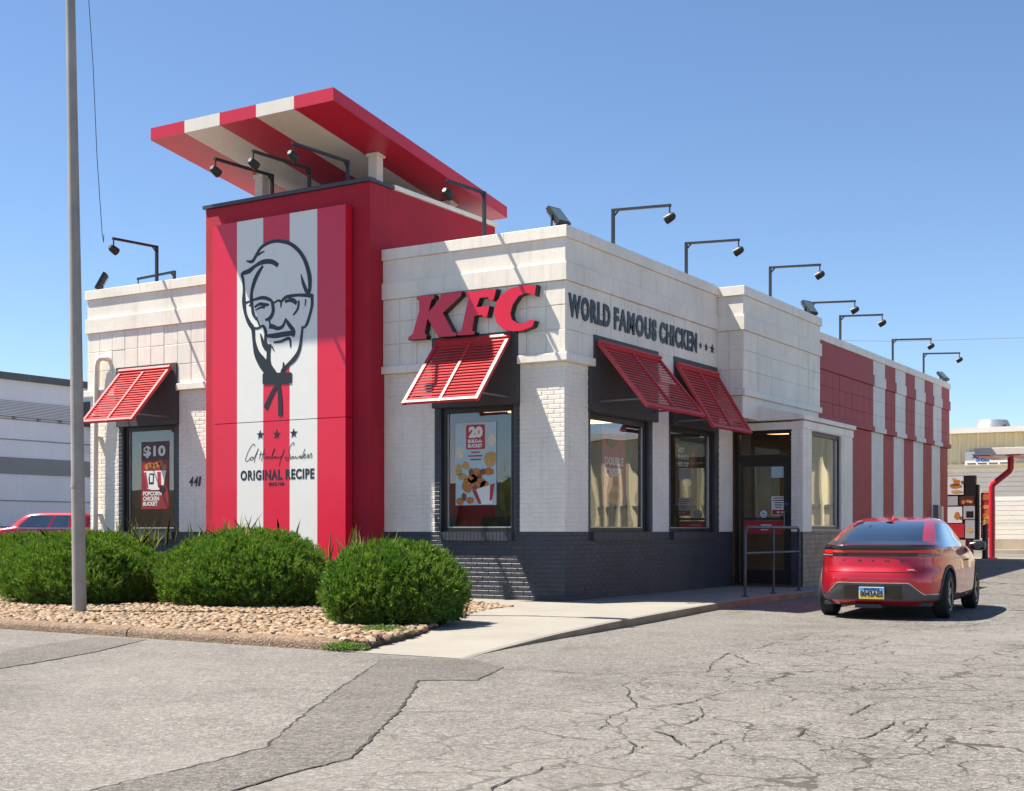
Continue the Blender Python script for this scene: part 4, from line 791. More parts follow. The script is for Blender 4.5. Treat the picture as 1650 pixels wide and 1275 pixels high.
arm_lamp('black arm lamp on the left front roof edge by the pole', (-8.38, 0.15, 5.40), 0.65, (0, -1, 0), 0.98)
arm_lamp('black arm lamp seen behind the left front parapet', (-9.8, 1.95, 5.40), 0.66, (-1, 0, 0), 1.0)
for y0, x0, lb in ((1.78, -0.15, 'first arm lamp on the side roof edge, nearest the corner'), (4.55, -0.15, 'second arm lamp on the side roof edge, above the wall lettering'), (7.3, 0.35, 'third arm lamp on the side, over the entrance bump-out'),
                   (11.1, -0.15, 'fourth side arm lamp, crossing the floodlight at the bump-out end'), (13.15, -0.15, 'fifth side arm lamp, just past the bump-out'), (17.5, -0.15, 'sixth side arm lamp, over the first white stripes'), (20.6, -0.15, 'last side arm lamp, nearest the back of the building')):
    arm_lamp(lb, (x0, y0, 5.37 if x0 > 0 or y0 < 9 else 5.31), 0.62, (1, 0, 0), 0.96, rise=-0.05)
def flood(label, loc, rz, tilt):
    t_ = thing('floodlight', label, 'floodlight', loc, rz, 'floodlights on the roof corners')
    MB().box(-.16, .16, -.012, .012, 0.0, 0.03).box(-.16, -.14, -.012, .012, .03, .2).box(.14, .16, -.012, .012, .03, .2).build('bracket', 'black_metal', t_, world=False)
    Rm = Matrix.Rotation(tilt, 4, 'X')
    def rb(name, m, *b):
        q = MB()
        for k in b: q.box(*k)
        q.v = [tuple(Rm @ Vector(v) + Vector((0, 0, 0.2))) for v in q.v]; return q.build(name, m, t_, world=False, bevel=0.004)
    rb('housing', 'black_metal', (-.135, .135, -.03, .035, -.17, .17)); rb('lens', 'flood_lens', (-.115, .115, -.036, -.0305, -.14, .14))
    rb('cooling_fins', 'black_metal', *[(-.12, .12, .036, .065, -.15 + k * .045, -.135 + k * .045) for k in range(7)])
flood('black floodlight on the front corner of the roof, pale lens tipped to the sky', (-0.24, 0.22, 5.39), R(78), R(-40))
flood('black floodlight on the far left roof corner', (-9.86, 0.2, 5.39), R(-50), R(-28))
flood('black floodlight at the end of the entrance bump-out', (0.35, 9.55, 5.36), R(70), R(-35))
flood('small black floodlight on the rear roof corner', (-0.1, 22.6, 5.31), R(70), R(-45))

# ------------------------------------------------------------------ posters inside the glass
def pz(lst, name, m, parent, y):
    q = MB()
    for a, b, c, d in lst: q.box(a, b, y, y + 0.0015, c, d)
    return q.build(name, m, parent)
def blobs(name, m, parent, cs, fn, n=11):
    for cx, cz, rx, rz_ in cs:
        q = MB(); P = [(cx + rx * math.cos(2 * math.pi * k / n) * random.uniform(.8, 1.15), cz + rz_ * math.sin(2 * math.pi * k / n) * random.uniform(.8, 1.15)) for k in range(n)]
        q.prism(P, *fn); o_ = q.build(name, m, parent)
    return o_
lay_n = [0]
def L2(y0, k): return (lambda x, z: (x, y0 - 0.001 * k - 0.001, z), lambda x, z: (x, y0 - 0.001 * k, z))
pA = thing('window_poster', 'pale blue chicken bucket poster reading 20 in the front right window', 'poster', (-1.6, 0.165, 1.40), group='window posters')
y_ = 0.133
MB().box(-1.985, -1.255, y_, y_ + 0.002, 1.40, 2.64).build('sheet', 'print_blue', pA)
MB().prism([(-1.78, 2.24), (-1.47, 2.24), (-1.455, 2.26), (-1.455, 2.59), (-1.47, 2.61), (-1.78, 2.61), (-1.795, 2.59), (-1.795, 2.26)], *L2(y_, 1)).build('price_badge', 'print_red', pA)
def ptext(par, tx, x, z, w, h, y, m='paper_white', b=0.05, k=3): return lettering('poster_lettering', tx, m, par, (x, y - 0.001 * k, z), (1, 0, 0), (0, 0, 1), w, h, (0, -1, 0), 0.001, bold=b)
ptext(pA, '20', -1.745, 2.41, 0.25, 0.175, y_, b=0.07); ptext(pA, 'BUILD-A-', -1.76, 2.335, 0.26, 0.055, y_); ptext(pA, 'BUCKET', -1.76, 2.265, 0.26, 0.055, y_)
for a_, b_, z_ in ((-1.70, -1.55, 2.185), (-1.75, -1.50, 2.13), (-1.72, -1.52, 2.075)): MB().box(a_, b_, y_ - 0.004, y_ - 0.003, z_, z_ + 0.02).build('print_line', 'print_red', pA)
blobs('side_dish', 'print_cream', pA, [(-1.34, 2.37, 0.075, 0.10), (-1.90, 2.20, 0.07, 0.11)], L2(y_, 1)); blobs('side_dish', 'print_gold', pA, [(-1.36, 2.09, 0.11, 0.12), (-1.93, 1.93, 0.06, 0.10), (-1.80, 2.0, 0.07, 0.07), (-1.86, 1.83, 0.08, 0.06)], L2(y_, 2))
blobs('chicken_piece', 'print_orange', pA, [(-1.60, 1.88, .12, .08), (-1.78, 1.70, .09, .13), (-1.57, 1.74, .13, .09), (-1.40, 1.90, .10, .06), (-1.68, 1.80, .09, .07), (-1.46, 1.68, .09, .08), (-1.90, 1.46, .07, .06), (-1.72, 1.47, .07, .06)], L2(y_, 4))
blobs('chicken_piece', 'print_brown', pA, [(-1.49, 1.90, .05, .05), (-1.64, 1.66, .05, .04), (-1.55, 1.83, .04, .04), (-1.83, 1.52, .05, .07), (-1.70, 1.90, .04, .06)], L2(y_, 6))
MB().prism([(-1.68, 1.62), (-1.28, 1.72), (-1.32, 1.42), (-1.56, 1.41)], *L2(y_, 7)).build('bucket', 'paper_white', pA); MB().prism([(-1.68, 1.62), (-1.61, 1.635), (-1.51, 1.42), (-1.56, 1.41)], *L2(y_, 8)).build('bucket_stripe', 'print_red', pA); MB().prism([(-1.36, 1.70), (-1.28, 1.72), (-1.32, 1.48), (-1.37, 1.46)], *L2(y_, 8)).build('bucket_stripe', 'print_red', pA)
pB = thing('window_poster', 'dark red poster reading 10 with a popcorn chicken bucket in the left window', 'poster', (-8.4, 0.165, 1.40), group='window posters')
MB().box(-8.745, -8.065, y_, y_ + 0.002, 1.40, 2.60).build('sheet', 'print_maroon', pB); MB().box(-8.744, -8.066, y_ - 0.0012, y_ - 0.0002, 1.402, 2.27).build('red_field', 'print_deep_red', pB)
ptext(pB, '$10', -8.69, 2.31, 0.55, 0.215, y_, b=0.04); ptext(pB, 'POPCORN', -8.70, 1.64, 0.46, 0.075, y_, b=.03); ptext(pB, 'CHICKEN', -8.70, 1.55, 0.40, 0.075, y_, b=.03); ptext(pB, 'BUCKET', -8.70, 1.46, 0.36, 0.075, y_, b=.03)
blobs('popcorn_chicken', 'print_orange', pB, [(-8.60 + .085 * i, 2.16 + .03 * math.sin(i * 2.1) + (.03 if 1 < i < 5 else 0), .065, .055) for i in range(6)], L2(y_, 2)); blobs('popcorn_chicken', 'print_brown', pB, [(-8.55, 2.14, .03, .02), (-8.4, 2.17, .03, .02), (-8.28, 2.13, .03, .02)], L2(y_, 4))
MB().prism([(-8.68, 2.08), (-8.12, 2.08), (-8.20, 1.77), (-8.32, 1.74), (-8.48, 1.74), (-8.60, 1.77)], *L2(y_, 5)).build('bucket', 'paper_white', pB)
for a, b in ((-8.67, -8.62), (-8.345, -8.255)): MB().prism([(a, 2.06), (b, 2.06), (b + (.012 if a > -8.5 else .06), 1.78), (a + (.02 if a > -8.5 else .06), 1.78)], *L2(y_, 6)).build('bucket_stripe', 'print_red', pB)
MB().prism([(-8.55, 1.84), (-8.43, 1.84), (-8.42, 2.03), (-8.53, 2.04), (-8.56, 1.96)], *L2(y_, 6)).build('bucket_mark', 'print_black', pB); MB().prism([(-8.52, 1.88), (-8.455, 1.88), (-8.45, 2.0), (-8.525, 2.01)], *L2(y_, 7)).build('bucket_mark', 'paper_white', pB)
blobs('round_badge', 'print_black', pB, [(-8.22, 1.76, .07, .07)], L2(y_, 8))
def sposter(label, y0, y1, z0, z1, texts, field):
    t_ = thing('window_poster', label, 'poster', (-0.17, (y0 + y1) / 2, z0), group='window posters'); x_ = -0.165
    MB().box(x_ - 0.002, x_, y0, y1, z0, z1).build('sheet', field, t_)
    fx = lambda k: (lambda y, z: (x_ + 0.001 * k, y, z), lambda y, z: (x_ + 0.001 * k + 0.001, y, z))
    for tx, yy, zz, w_, h_ in texts: lettering('poster_lettering', tx, 'paper_white', t_, (x_ + 0.002, yy, zz), (0, 1, 0), (0, 0, 1), w_, h_, (1, 0, 0), 0.001, bold=.035)
    return t_, fx
t_, fx = sposter('red poster reading double crispy in the first side window', 1.45, 2.25, 1.40, 2.62, (('DOUBLE', 1.53, 2.03, 0.64, 0.13), ('CRISPY', 1.53, 1.86, 0.62, 0.13)), 'print_red')
blobs('sandwich', 'print_gold', t_, [(1.85, 1.62, .24, .10), (1.85, 1.50, .25, .08)], fx(1)); blobs('sandwich', 'print_orange', t_, [(1.85, 1.56, .25, .06)], fx(3)); blobs('red_leaf', 'print_maroon', t_, [(1.75, 2.40, .2, .1)], fx(1))
t_, fx = sposter('brown poster reading hot ranch in the second side window', 4.15, 5.05, 1.45, 2.50, (('HOT', 4.25, 2.36, 0.24, 0.09), ('RANCH', 4.25, 2.24, 0.44, 0.09), ('BIG DIP', 4.25, 2.12, 0.44, 0.09)), 'print_brown')
blobs('dip_cup', 'print_orange', t_, [(4.6, 1.75, .25, .2), (4.85, 2.2, .1, .2)], fx(1)); blobs('dip_cup', 'print_cream', t_, [(4.6, 1.85, .2, .07)], fx(3))

# ------------------------------------------------------------------ handrail, downpipe, meter
hr = thing('handrail', 'grey steel pipe handrail beside the entrance door', 'handrail', (1.66, 3.9, 0.0))
MB().tube([(1.66, 2.69, 0), (1.66, 2.69, 0.98), (1.66, 2.72, 1.045), (1.66, 2.79, 1.07), (1.66, 5.05, 1.07), (1.66, 5.12, 1.045), (1.66, 5.15, 0.98), (1.66, 5.15, 0)], 0.024).build('top_rail', 'rail_paint', hr)
MB().tube([(1.66, 3.92, 0), (1.66, 3.92, 1.07)], 0.022).build('post', 'rail_paint', hr); MB().tube([(1.66, 2.69, 0.665), (1.66, 5.15, 0.665)], 0.02).build('mid_rail', 'rail_paint', hr)
for y0 in (2.69, 3.92, 5.15): MB().lathe([(0.06, 0), (0.06, 0.012), (0.03, 0.018)], (1.66, y0, 0.0), (0, 0, 1), 14).build('foot_plate', 'rail_paint', hr)
dp = thing('downpipe', 'white bent downpipe on the far left of the front wall', 'pipe', (-9.72, -0.06, 0.0))
MB().tube([(-9.72, -0.07, 0), (-9.70, -0.07, 2.9), (-9.64, -0.10, 3.98), (-9.60, -0.10, 4.09), (-9.52, -0.10, 4.13), (-9.44, -0.06, 4.12), (-9.42, 0.03, 4.10)], 0.05, 12).build('pipe', 'white_trim', dp)
for z0 in (1.3, 2.7): MB().box(-9.77, -9.65, -0.05, 0.04, z0, z0 + 0.03).build('strap', 'white_trim', dp)
mt = thing('meter_box', 'grey electric meter box low on the far striped wall', 'meter', (0.0, 21.4, 1.2))
MB().box(-0.05, 0.10, 21.2, 21.55, 1.25, 1.75).build('box', 'grey_metal', mt, bevel=0.01); MB().box(-0.05, 0.06, 21.8, 22.0, 1.3, 1.72).build('conduit_box', 'white_trim', mt, bevel=0.01); MB().tube([(0.02, 21.4, 0), (0.02, 21.4, 1.25)], 0.025).build('conduit', 'grey_metal', mt)

# ------------------------------------------------------------------ planting bed: stones, junipers, weeds
bed = MB(); bp = [(-14, -6.30), (-1.4, -6.72), (1.45, -6.80), (1.74, -6.9), (1.64, -6.6), (1.50, -6.0), (1.32, -5.4), (1.04, -4.7), (0.76, -4.0), (0.44, -3.3), (0.18, -2.6), (0.06, -2.0), (0.04, -1.48), (-0.42, -1.13), (-0.95, -0.73), (-1.45, -0.38), (-2.2, 0.1), (-14, 0.1)]
bed.prism(bp, lambda x, y: (x, y, -0.035), lambda x, y: (x, y, -0.3)); gb = bed.build('gravel_bed', 'gravel_soil'); tag(gb, kind='structure', label='planting bed covered in tan river stones')
def inpoly(x, y, P):
    c = False; j = len(P) - 1
    for i in range(len(P)):
        if (P[i][1] > y) != (P[j][1] > y) and x < (P[j][0] - P[i][0]) * (y - P[i][1]) / (P[j][1] - P[i][1]) + P[i][0]: c = not c
        j = i
    return c
BUSH = [(0.40, -4.66, 0.81, 0.78, 0.78), (-3.45, -2.80, 1.26, 1.04, 0.91), (-6.02, -3.52, 1.36, 1.10, 0.88), (-9.4, -1.7, 1.1, 1.1, 0.86)]
ib = bmesh.new(); bmesh.ops.create_icosphere(ib, subdivisions=1, radius=1.0); ico_v = np.array([v.co[:] for v in ib.verts]); ico_f = np.array([[v.index for v in f.verts] for f in ib.faces]); ib.free()
pts = []
spx, spy = 0.078, 0.062
for i in np.arange(-9.5, 1.75, spx):
    for j in np.arange(-6.75, -0.2, spy):
        x = i + random.uniform(-.04, .04); y = j + random.uniform(-.032, .032)
        if not inpoly(x, y, bp): continue
        if any(((x - b[0]) / (b[2] * .75)) ** 2 + ((y - b[1]) / (b[3] * .75)) ** 2 < 1 for b in BUSH): continue
        if y > -2.6 and x < -0.7 and random.random() < .75: continue
        if x < -6.5 and random.random() < .4: continue
        pts.append((x, y))
pts.sort(key=lambda p: (p[0] - 9.2) ** 2 + (p[1] + 16.5) ** 2)
def stone_shape(r):
    s = np.array([r.uniform(.040, .078), r.uniform(.028, .052), r.uniform(.018, .034)]); v = ico_v * (1 + r.uniform(-.14, .14, (len(ico_v), 1))) * s
    return v
proto = []
for k in range(8):
    m = MB(); m.smooth = True; m.add([tuple(v) for v in stone_shape(rng)], [tuple(f) for f in ico_f]); me = m.mesh('stone'); me.materials.append(MATS['river_stone']); me.shade_smooth(); proto.append(me)
for x, y in pts[:300]:
    o = bpy.data.objects.new('stone', random.choice(proto)); COL.objects.link(o); o.parent = gb
    o.location = (x, y, -0.02 + random.uniform(0, .018)); o.rotation_euler = (random.uniform(-.35, .35), random.uniform(-.35, .35), random.uniform(0, 6.28)); s = random.uniform(.85, 1.2); o.scale = (s, s, s)
rest = pts[300:]; nv = len(ico_v); V = np.zeros((len(rest) * nv, 3)); Fc = np.zeros((len(rest) * len(ico_f), 3), dtype=np.int32)
for k, (x, y) in enumerate(rest):
    v = stone_shape(rng); a = random.uniform(0, 6.28); ca, sa = math.cos(a), math.sin(a); t1 = random.uniform(-.35, .35)
    v[:, 2] += v[:, 0] * t1; v = np.stack([v[:, 0] * ca - v[:, 1] * sa + x, v[:, 0] * sa + v[:, 1] * ca + y, v[:, 2] - 0.02 + random.uniform(0, .018)], 1)
    V[k * nv:(k + 1) * nv] = v; Fc[k * len(ico_f):(k + 1) * len(ico_f)] = ico_f + k * nv
def np_mesh(name, V, Fc, m, smooth=False, parent=None, off=(0, 0, 0)):
    me = bpy.data.meshes.new(name); V = V - np.array(off)
    me.vertices.add(len(V)); me.vertices.foreach_set('co', V.astype(np.float32).ravel()); n = len(Fc)
    me.loops.add(n * 3); me.loops.foreach_set('vertex_index', Fc.astype(np.int32).ravel()); me.polygons.add(n)
    me.polygons.foreach_set('loop_start', np.arange(0, 3 * n, 3, dtype=np.int32)); me.polygons.foreach_set('loop_total', np.full(n, 3, dtype=np.int32))
    me.update(calc_edges=True); me.materials.append(MATS[m])
    if smooth: me.shade_smooth()
    o = bpy.data.objects.new(name, me); COL.objects.link(o); o.parent = parent; return o
tag(np_mesh('stones', V, Fc, 'river_stone', True, gb), kind='stuff')
def blades(P, D, length, width, curl, r):
    """pointed two-triangle blades: roots P, directions D"""
    n = len(P); side = np.cross(D, r.normal(size=(n, 3))); side /= np.linalg.norm(side, axis=1, keepdims=True) + 1e-9
    L = length[:, None]; mid = P + D * L * 0.5; tip = P + D * L + curl; w = width[:, None]
    V = np.stack([P, mid + side * w, tip, mid - side * w], 1).reshape(-1, 3); k = np.arange(n)[:, None] * 4
    return V, np.concatenate([k + np.array([[0, 1, 2]]), k + np.array([[0, 2, 3]])], 0)
def bush(label, cx, cy, rx, ry, h, seed, sprigs):
    r = np.random.default_rng(seed); t_ = thing('juniper_bush', label, 'bush', (cx, cy, 0.0), group='clipped juniper bushes in front of the wall')
    ph = r.uniform(0, 6.28, 6)
    def surf(th, u):
        """th around, u 0..1 bottom to top: rounded mound with lumps"""
        zz = h * (0.02 + 0.98 * np.sin(u * np.pi / 2) ** 1.0); rad = np.cos(u * np.pi / 2) ** 0.70
        lump = 1 + 0.085 * np.sin(23 * th + 5 * np.sin(17 * u + ph[5])) * np.sin(26 * u + 3 * np.sin(7 * th)) + 0.075 * np.sin(3 * th + ph[0]) + 0.04 * np.sin(5 * th + ph[1] + 3 * u) + 0.035 * np.sin(9 * th + ph[2] + 8 * u) + 0.03 * np.sin(14 * th + 11 * u + ph[3])
        under = 0.86 + 0.14 * np.clip(u / 0.25, 0, 1)
        return np.stack([rx * rad * lump * under * np.cos(th), ry * rad * lump * under * np.sin(th), zz * (1 + 0.07 * np.sin(4 * th + 6 * u + ph[4]))], -1)
    nth, nu = 40, 14; core = MB(); G = []
    for j in range(nu):
        for i in range(nth): G.append(tuple(surf(np.array(2 * np.pi * i / nth), np.array(j / (nu - 1) * 0.985)) * 0.80))
    core.add(G, [(j * nth + i, j * nth + (i + 1) % nth, (j + 1) * nth + (i + 1) % nth, (j + 1) * nth + i) for j in range(nu - 1) for i in range(nth)] + [tuple((nu - 1) * nth + i for i in range(nth))])
    core.smooth = True
    th = r.uniform(0, 2 * np.pi, sprigs); u = r.uniform(0.0, 1.0, sprigs) ** 0.9 * 0.985
    P = surf(th, u); e = 1e-3; d1 = surf(th + e, u) - P; d2 = surf(th, u + e) - P; nn = np.cross(d1, d2); nn /= np.linalg.norm(nn, axis=1, keepdims=True) + 1e-9
    depth = (0.80 + 0.22 * r.uniform(0, 1, sprigs) ** 0.8)[:, None]; P = P * depth
    D = nn * 0.70 + np.array([0, 0, 0.9]) + r.normal(size=(sprigs, 3)) * 0.28; D /= np.linalg.norm(D, axis=1, keepdims=True)
    Vs, Fs = [], []; off = 0
    nb = 10
    for b in range(nb):                                      # each sprig: a spray of six pointed scales
        f = r.uniform(0.0, 0.75, sprigs)[:, None]; root = P + D * f * 0.075 + r.normal(size=(sprigs, 3)) * 0.006
        dd = D + r.normal(size=(sprigs, 3)) * 0.36; dd /= np.linalg.norm(dd, axis=1, keepdims=True)
        V_, F_ = blades(root, dd, r.uniform(.035, .078, sprigs), r.uniform(.003, .006, sprigs), r.normal(size=(sprigs, 3)) * 0.006, r); Vs.append(V_); Fs.append(F_ + off); off += len(V_)
    ns = int(sprigs * 0.035); k = r.integers(0, sprigs, ns)      # long untrimmed shoots
    V_, F_ = blades(P[k], D[k], r.uniform(.08, .22, ns), r.uniform(.005, .009, ns), r.normal(size=(ns, 3)) * 0.03, r); Vs.append(V_); Fs.append(F_ + off)
    fo = np_mesh('foliage', np.concatenate(Vs), np.concatenate(Fs), 'juniper', False, t_)
    core.build('inner_foliage', 'juniper', t_, world=False)
    tr = MB()
    for a in range(5): an = a * 1.26 + .3; tr.tube([(0.05 * math.cos(an), 0.05 * math.sin(an), -0.1), (rx * .25 * math.cos(an), ry * .25 * math.sin(an), h * .35), (rx * .5 * math.cos(an), ry * .5 * math.sin(an), h * .65)], [.04, .025, .01], 7)
    tr.build('stem', 'bark', t_, world=False)
    gr = MB()                                                # a few dry grass stalks growing through
    return t_
bush('round clipped green bush in front of the charcoal wall by the walk', *BUSH[0], 11, 13000)
bush('wide green bush in front of the striped sign panel', *BUSH[1], 12, 17000)
bush('large green bush behind the grey pole', *BUSH[2], 13, 17000)
bush('green bush half out of view at the far left', *BUSH[3], 14, 9000)
def grass_tuft(name, label, cat, loc, n, hgt, spread, m, seed):
    r = np.random.default_rng(seed); P = np.stack([r.normal(0, spread, n), r.normal(0, spread * .7, n), np.zeros(n)], 1); D = np.stack([r.normal(0, .35, n), r.normal(0, .35, n), np.ones(n)], 1); D /= np.linalg.norm(D, axis=1, keepdims=True)
    V_, F_ = blades(P, D, r.uniform(.5, 1, n) * hgt, r.uniform(.002, .005, n), r.normal(size=(n, 3)) * hgt * .1, r); o = np_mesh(name, V_, F_, m); o.location = loc; tag(o, label, cat); return o
grass_tuft('grass_tuft', 'dry grass stalks behind the round bush, against the tower', 'grass', (-0.62, -3.95, 0.55), 70, 0.55, 0.16, 'dry_grass', 3)
grass_tuft('grass_tuft', 'thin dry stalks at the left edge of the wide bush', 'grass', (-4.55, -3.35, 0.25), 40, 0.55, 0.10, 'dry_grass', 4)
grass_tuft('grass_tuft', 'pale grass blades sticking out of the large bush by the left window', 'grass', (-5.4, -2.9, 0.75), 50, 0.5, 0.22, 'dry_grass', 5)
grass_tuft('grass_tuft', 'thin dry stalks on top of the wide bush', 'grass', (-3.6, -2.9, 0.75), 40, 0.55, 0.35, 'dry_grass', 8)
def weeds(label, loc, rx, ry, n, seed, hh=0.07):
    r = np.random.default_rng(seed); a = r.uniform(0, 6.28, n); q = np.sqrt(r.uniform(0, 1, n)); P = np.stack([rx * q * np.cos(a), ry * q * np.sin(a), r.uniform(0, hh, n) * (1 - q * q * .8)], 1)
    D = np.stack([r.normal(0, .8, n), r.normal(0, .8, n), np.abs(r.normal(.5, .4, n))], 1); D /= np.linalg.norm(D, axis=1, keepdims=True)
    V_, F_ = blades(P, D, r.uniform(.02, .045, n), r.uniform(.006, .011, n), r.normal(size=(n, 3)) * .004, r); o = np_mesh('weed_patch', V_, F_, 'weed_green'); o.location = loc; tag(o, label, 'weeds', kind='stuff')
weeds('low bright green weeds under the round bush', (1.08, -5.75, -0.03), 0.34, 0.26, 2600, 6)
weeds('thin green weeds at the worn kerb end', (1.52, -6.90, -0.08), 0.26, 0.14, 900, 7, 0.05)

# ------------------------------------------------------------------ pole and hanging cable
pl = thing('light_pole', 'tall tapered grey pole rising from the stones at the left', 'pole', (-4.0, -5.27, -0.03))
MB().tube([(-4.0, -5.27, -0.2), (-4.04, -5.27, 1.9), (-4.08, -5.27, 4.0), (-4.18, -5.27, 8.0), (-4.22, -5.27, 10.0)], [.086, .080, .072, .056, .048], 18).build('shaft', 'pole_grey', pl)
MB().tube([(-4.04, -5.27, 1.55), (-4.04, -5.27, 1.60)], .085, 18).build('band', 'pole_grey', pl); MB().tube([(-4.22, -5.27, 9.7), (-3.4, -5.2, 9.9)], .04).build('arm', 'pole_grey', pl); MB().box(-3.5, -3.0, -5.3, -5.1, 9.8, 9.95).build('lamp_head', 'pole_grey', pl)
cb = thing('hanging_cable', 'thin loose cable hanging beside the pole against the sky', 'cable', (-3.8, -5.1, 4.6))
MB().tube([(-3.97, -5.2, 9.75), (-3.945, -5.18, 7.7), (-3.90, -5.15, 6.88), (-3.86, -5.12, 5.7), (-3.80, -5.09, 4.72), (-3.775, -5.09, 4.62), (-3.77, -5.09, 4.72)], 0.0045, 6).build('cable_strand', 'cable', cb)

# ------------------------------------------------------------------ cars: stacked plan outlines, glass and trim cut from the same surface
class CarSurf:
    def __init__(s, table): s.T = np.array(table, float)
    def at(s, z): return [float(np.interp(z, s.T[:, 0], s.Ts[:, k] if hasattr(s, 'Ts') else s.T[:, k])) for k in (1, 2, 3, 4)]
    def pt(s, z, phi):
        w, yr, yf, n = s.at(z); c, d = math.cos(phi), math.sin(phi); rho = (abs(c) ** n + abs(d) ** n) ** (1 / n)
        return Vector((w * c / rho, (yr + yf) / 2 + (yf - yr) / 2 * d / rho, z))
    def rear(s, x, z, off=0.0):
        w, yr, yf, n = s.at(z); q = max(0.0, 1 - min(1, abs(x / w)) ** n) ** (1 / n); return Vector((x, (yr + yf) / 2 - (yf - yr) / 2 * q - off, z))
    def side(s, y, z, sgn, off=0.0):
        w, yr, yf, n = s.at(z); q = max(0.0, 1 - min(1, abs((y - (yr + yf) / 2) / ((yf - yr) / 2))) ** n) ** (1 / n); return Vector((sgn * (w * q + off), y, z))
def car_shell(root, S, zs, K, glass_rows, body_m, cutters, side_ranges, rear_half, front_half, zr, zf):
    """faces go to the body, to a side window, the rear window or the windscreen by row and angle"""
    groups = {}
    phis = [2 * math.pi * k / K for k in range(K)]
    V = [tuple(S.pt(z, p)) for z in zs for p in phis]
    for i in range(len(zs) - 1):
        zm = (zs[i] + zs[i + 1]) / 2
        for k in range(K):
            p = math.degrees(phis[k] + math.pi / K); p = (p + 180) % 360 - 180; key = 'body'
            pa = p if abs(p) <= 90 else (180 - p if p > 0 else -180 - p)        # fold left side onto right
            if glass_rows[0] < zm < glass_rows[1]:
                for j, (a, b) in enumerate(side_ranges):
                    if a < pa < b: key = ('side_window', 'R' if abs(p) <= 90 else 'L', j)
            if zr[0] < zm < zr[1] and abs(p + 90) < rear_half: key = ('rear_window',)
            if zf[0] < zm < zf[1] and abs(p - 90) < front_half: key = ('windscreen',)
            groups.setdefault(key, []).append((i * K + k, i * K + (k + 1) % K, (i + 1) * K + (k + 1) % K, (i + 1) * K + k))
    groups['body'].append(tuple((len(zs) - 1) * K + k for k in range(K))); groups['body'].append(tuple(range(K))[::-1])
    body = None
    for key, fs in groups.items():
        used = sorted({i for f in fs for i in f}); mp = {u: j for j, u in enumerate(used)}
        m = MB(); m.smooth = True; m.add([V[u] for u in used], [tuple(mp[i] for i in f) for f in fs])
        if key == 'body':
            body = m.build('body', body_m, root, world=False); body.data.materials.append(MATS['car_trim'])
        else: m.build(key[0], 'car_glass', root, world=False)
    for c, r in cutters:
        cm_ = MB(); cm_.lathe([(0.001, -.3), (r, -.3), (r, .3), (0.001, .3)], c, (1, 0, 0), 40); co = cm_.build('cutter', 'car_trim', None, world=False)
        bo = body.modifiers.new('arch', 'BOOLEAN'); bo.operation = 'DIFFERENCE'; bo.object = co; bo.solver = 'EXACT'
        try: bo.material_mode = 'TRANSFER'
        except Exception: pass
        co.parent = root
    bpy.context.view_layer.update(); dg = bpy.context.evaluated_depsgraph_get(); me = bpy.data.meshes.new_from_object(body.evaluated_get(dg))
    for c_ in [o for o in list(root.children) if o.name.startswith('cutter')]: bpy.data.objects.remove(c_)
    body.modifiers.clear(); body.data = me; return body
def wheel(root, c, r, sgn, tr=0.215):
    w_ = MB(); x = sgn * 0.1
    w_.lathe([(r * .66, -.1), (r * .9, -.105), (r * .98, -.085), (r, -.05), (r, .05), (r * .98, .085), (r * .9, .105), (r * .68, .1), (r * .66, .06)], c, (sgn, 0, 0), 36); ob = w_.build('wheel', 'tyre', root, world=False)
    rm = MB(); rm.lathe([(r * .67, .10), (r * .64, .09), (r * .62, .04), (r * .60, -.06)], c, (sgn, 0, 0), 36); rm.lathe([(.001, .02), (r * .62, .02)], c, (sgn, 0, 0), 36)
    rm.build('rim_barrel', 'car_trim', ob, world=False); C_ = Vector(c); sp_ = MB()
    for k in range(5):
        a = 2 * math.pi * k / 5 + .3; d = Vector((0, math.cos(a), math.sin(a))); t = Vector((0, -math.sin(a), math.cos(a))); X = Vector((sgn, 0, 0))
        P = [C_ + d * r * .12 + t * r * q * .12 + X * .075 for q in (-1, 1)] + [C_ + d * r * .64 + t * r * q * .17 + X * .088 for q in (1, -1)]
        sp_.add([tuple(p) for p in P] + [tuple(p - X * .04) for p in P], [(0, 1, 2, 3), (4, 7, 6, 5), (0, 4, 5, 1), (1, 5, 6, 2), (2, 6, 7, 3), (3, 7, 4, 0)])
    sp_.lathe([(.001, .085), (r * .16, .085), (r * .2, .05)], c, (sgn, 0, 0), 20); sp_.lathe([(r * .63, .094), (r * .675, .102), (r * .675, .09)], c, (sgn, 0, 0), 36); sp_.build('rim', 'rim', ob, world=False)
    return ob
CT = [(0.20, .78, -2.10, 2.12, 4.5), (0.27, .85, -2.20, 2.22, 4.2), (0.36, .88, -2.26, 2.28, 4.0), (0.48, .89, -2.295, 2.30, 3.9), (0.58, .892, -2.30, 2.30, 3.8), (0.66, .892, -2.275, 2.29, 3.8), (0.72, .888, -2.235, 2.27, 3.8), (0.80, .880, -2.215, 2.18, 3.9),
      (0.86, .868, -2.20, 2.02, 4.0), (0.92, .850, -2.20, 1.80, 4.1), (0.965, .832, -2.205, 1.60, 4.2), (1.0, .815, -2.225, 1.44, 4.2), (1.035, .795, -2.215, 1.36, 4.1), (1.05, .785, -2.13, 1.31, 4.0), (1.07, .770, -2.03, 1.25, 3.9),
      (1.12, .742, -1.87, 1.12, 3.9), (1.18, .712, -1.68, .97, 3.9), (1.25, .675, -1.43, .79, 3.9), (1.31, .64, -1.18, .62, 3.8), (1.36, .60, -.92, .46, 3.6), (1.395, .55, -.66, .32, 3.3), (1.42, .47, -.40, .17, 3.0), (1.433, .36, -.2, .05, 2.6), (1.439, .2, -.05, -.0, 2.2)]
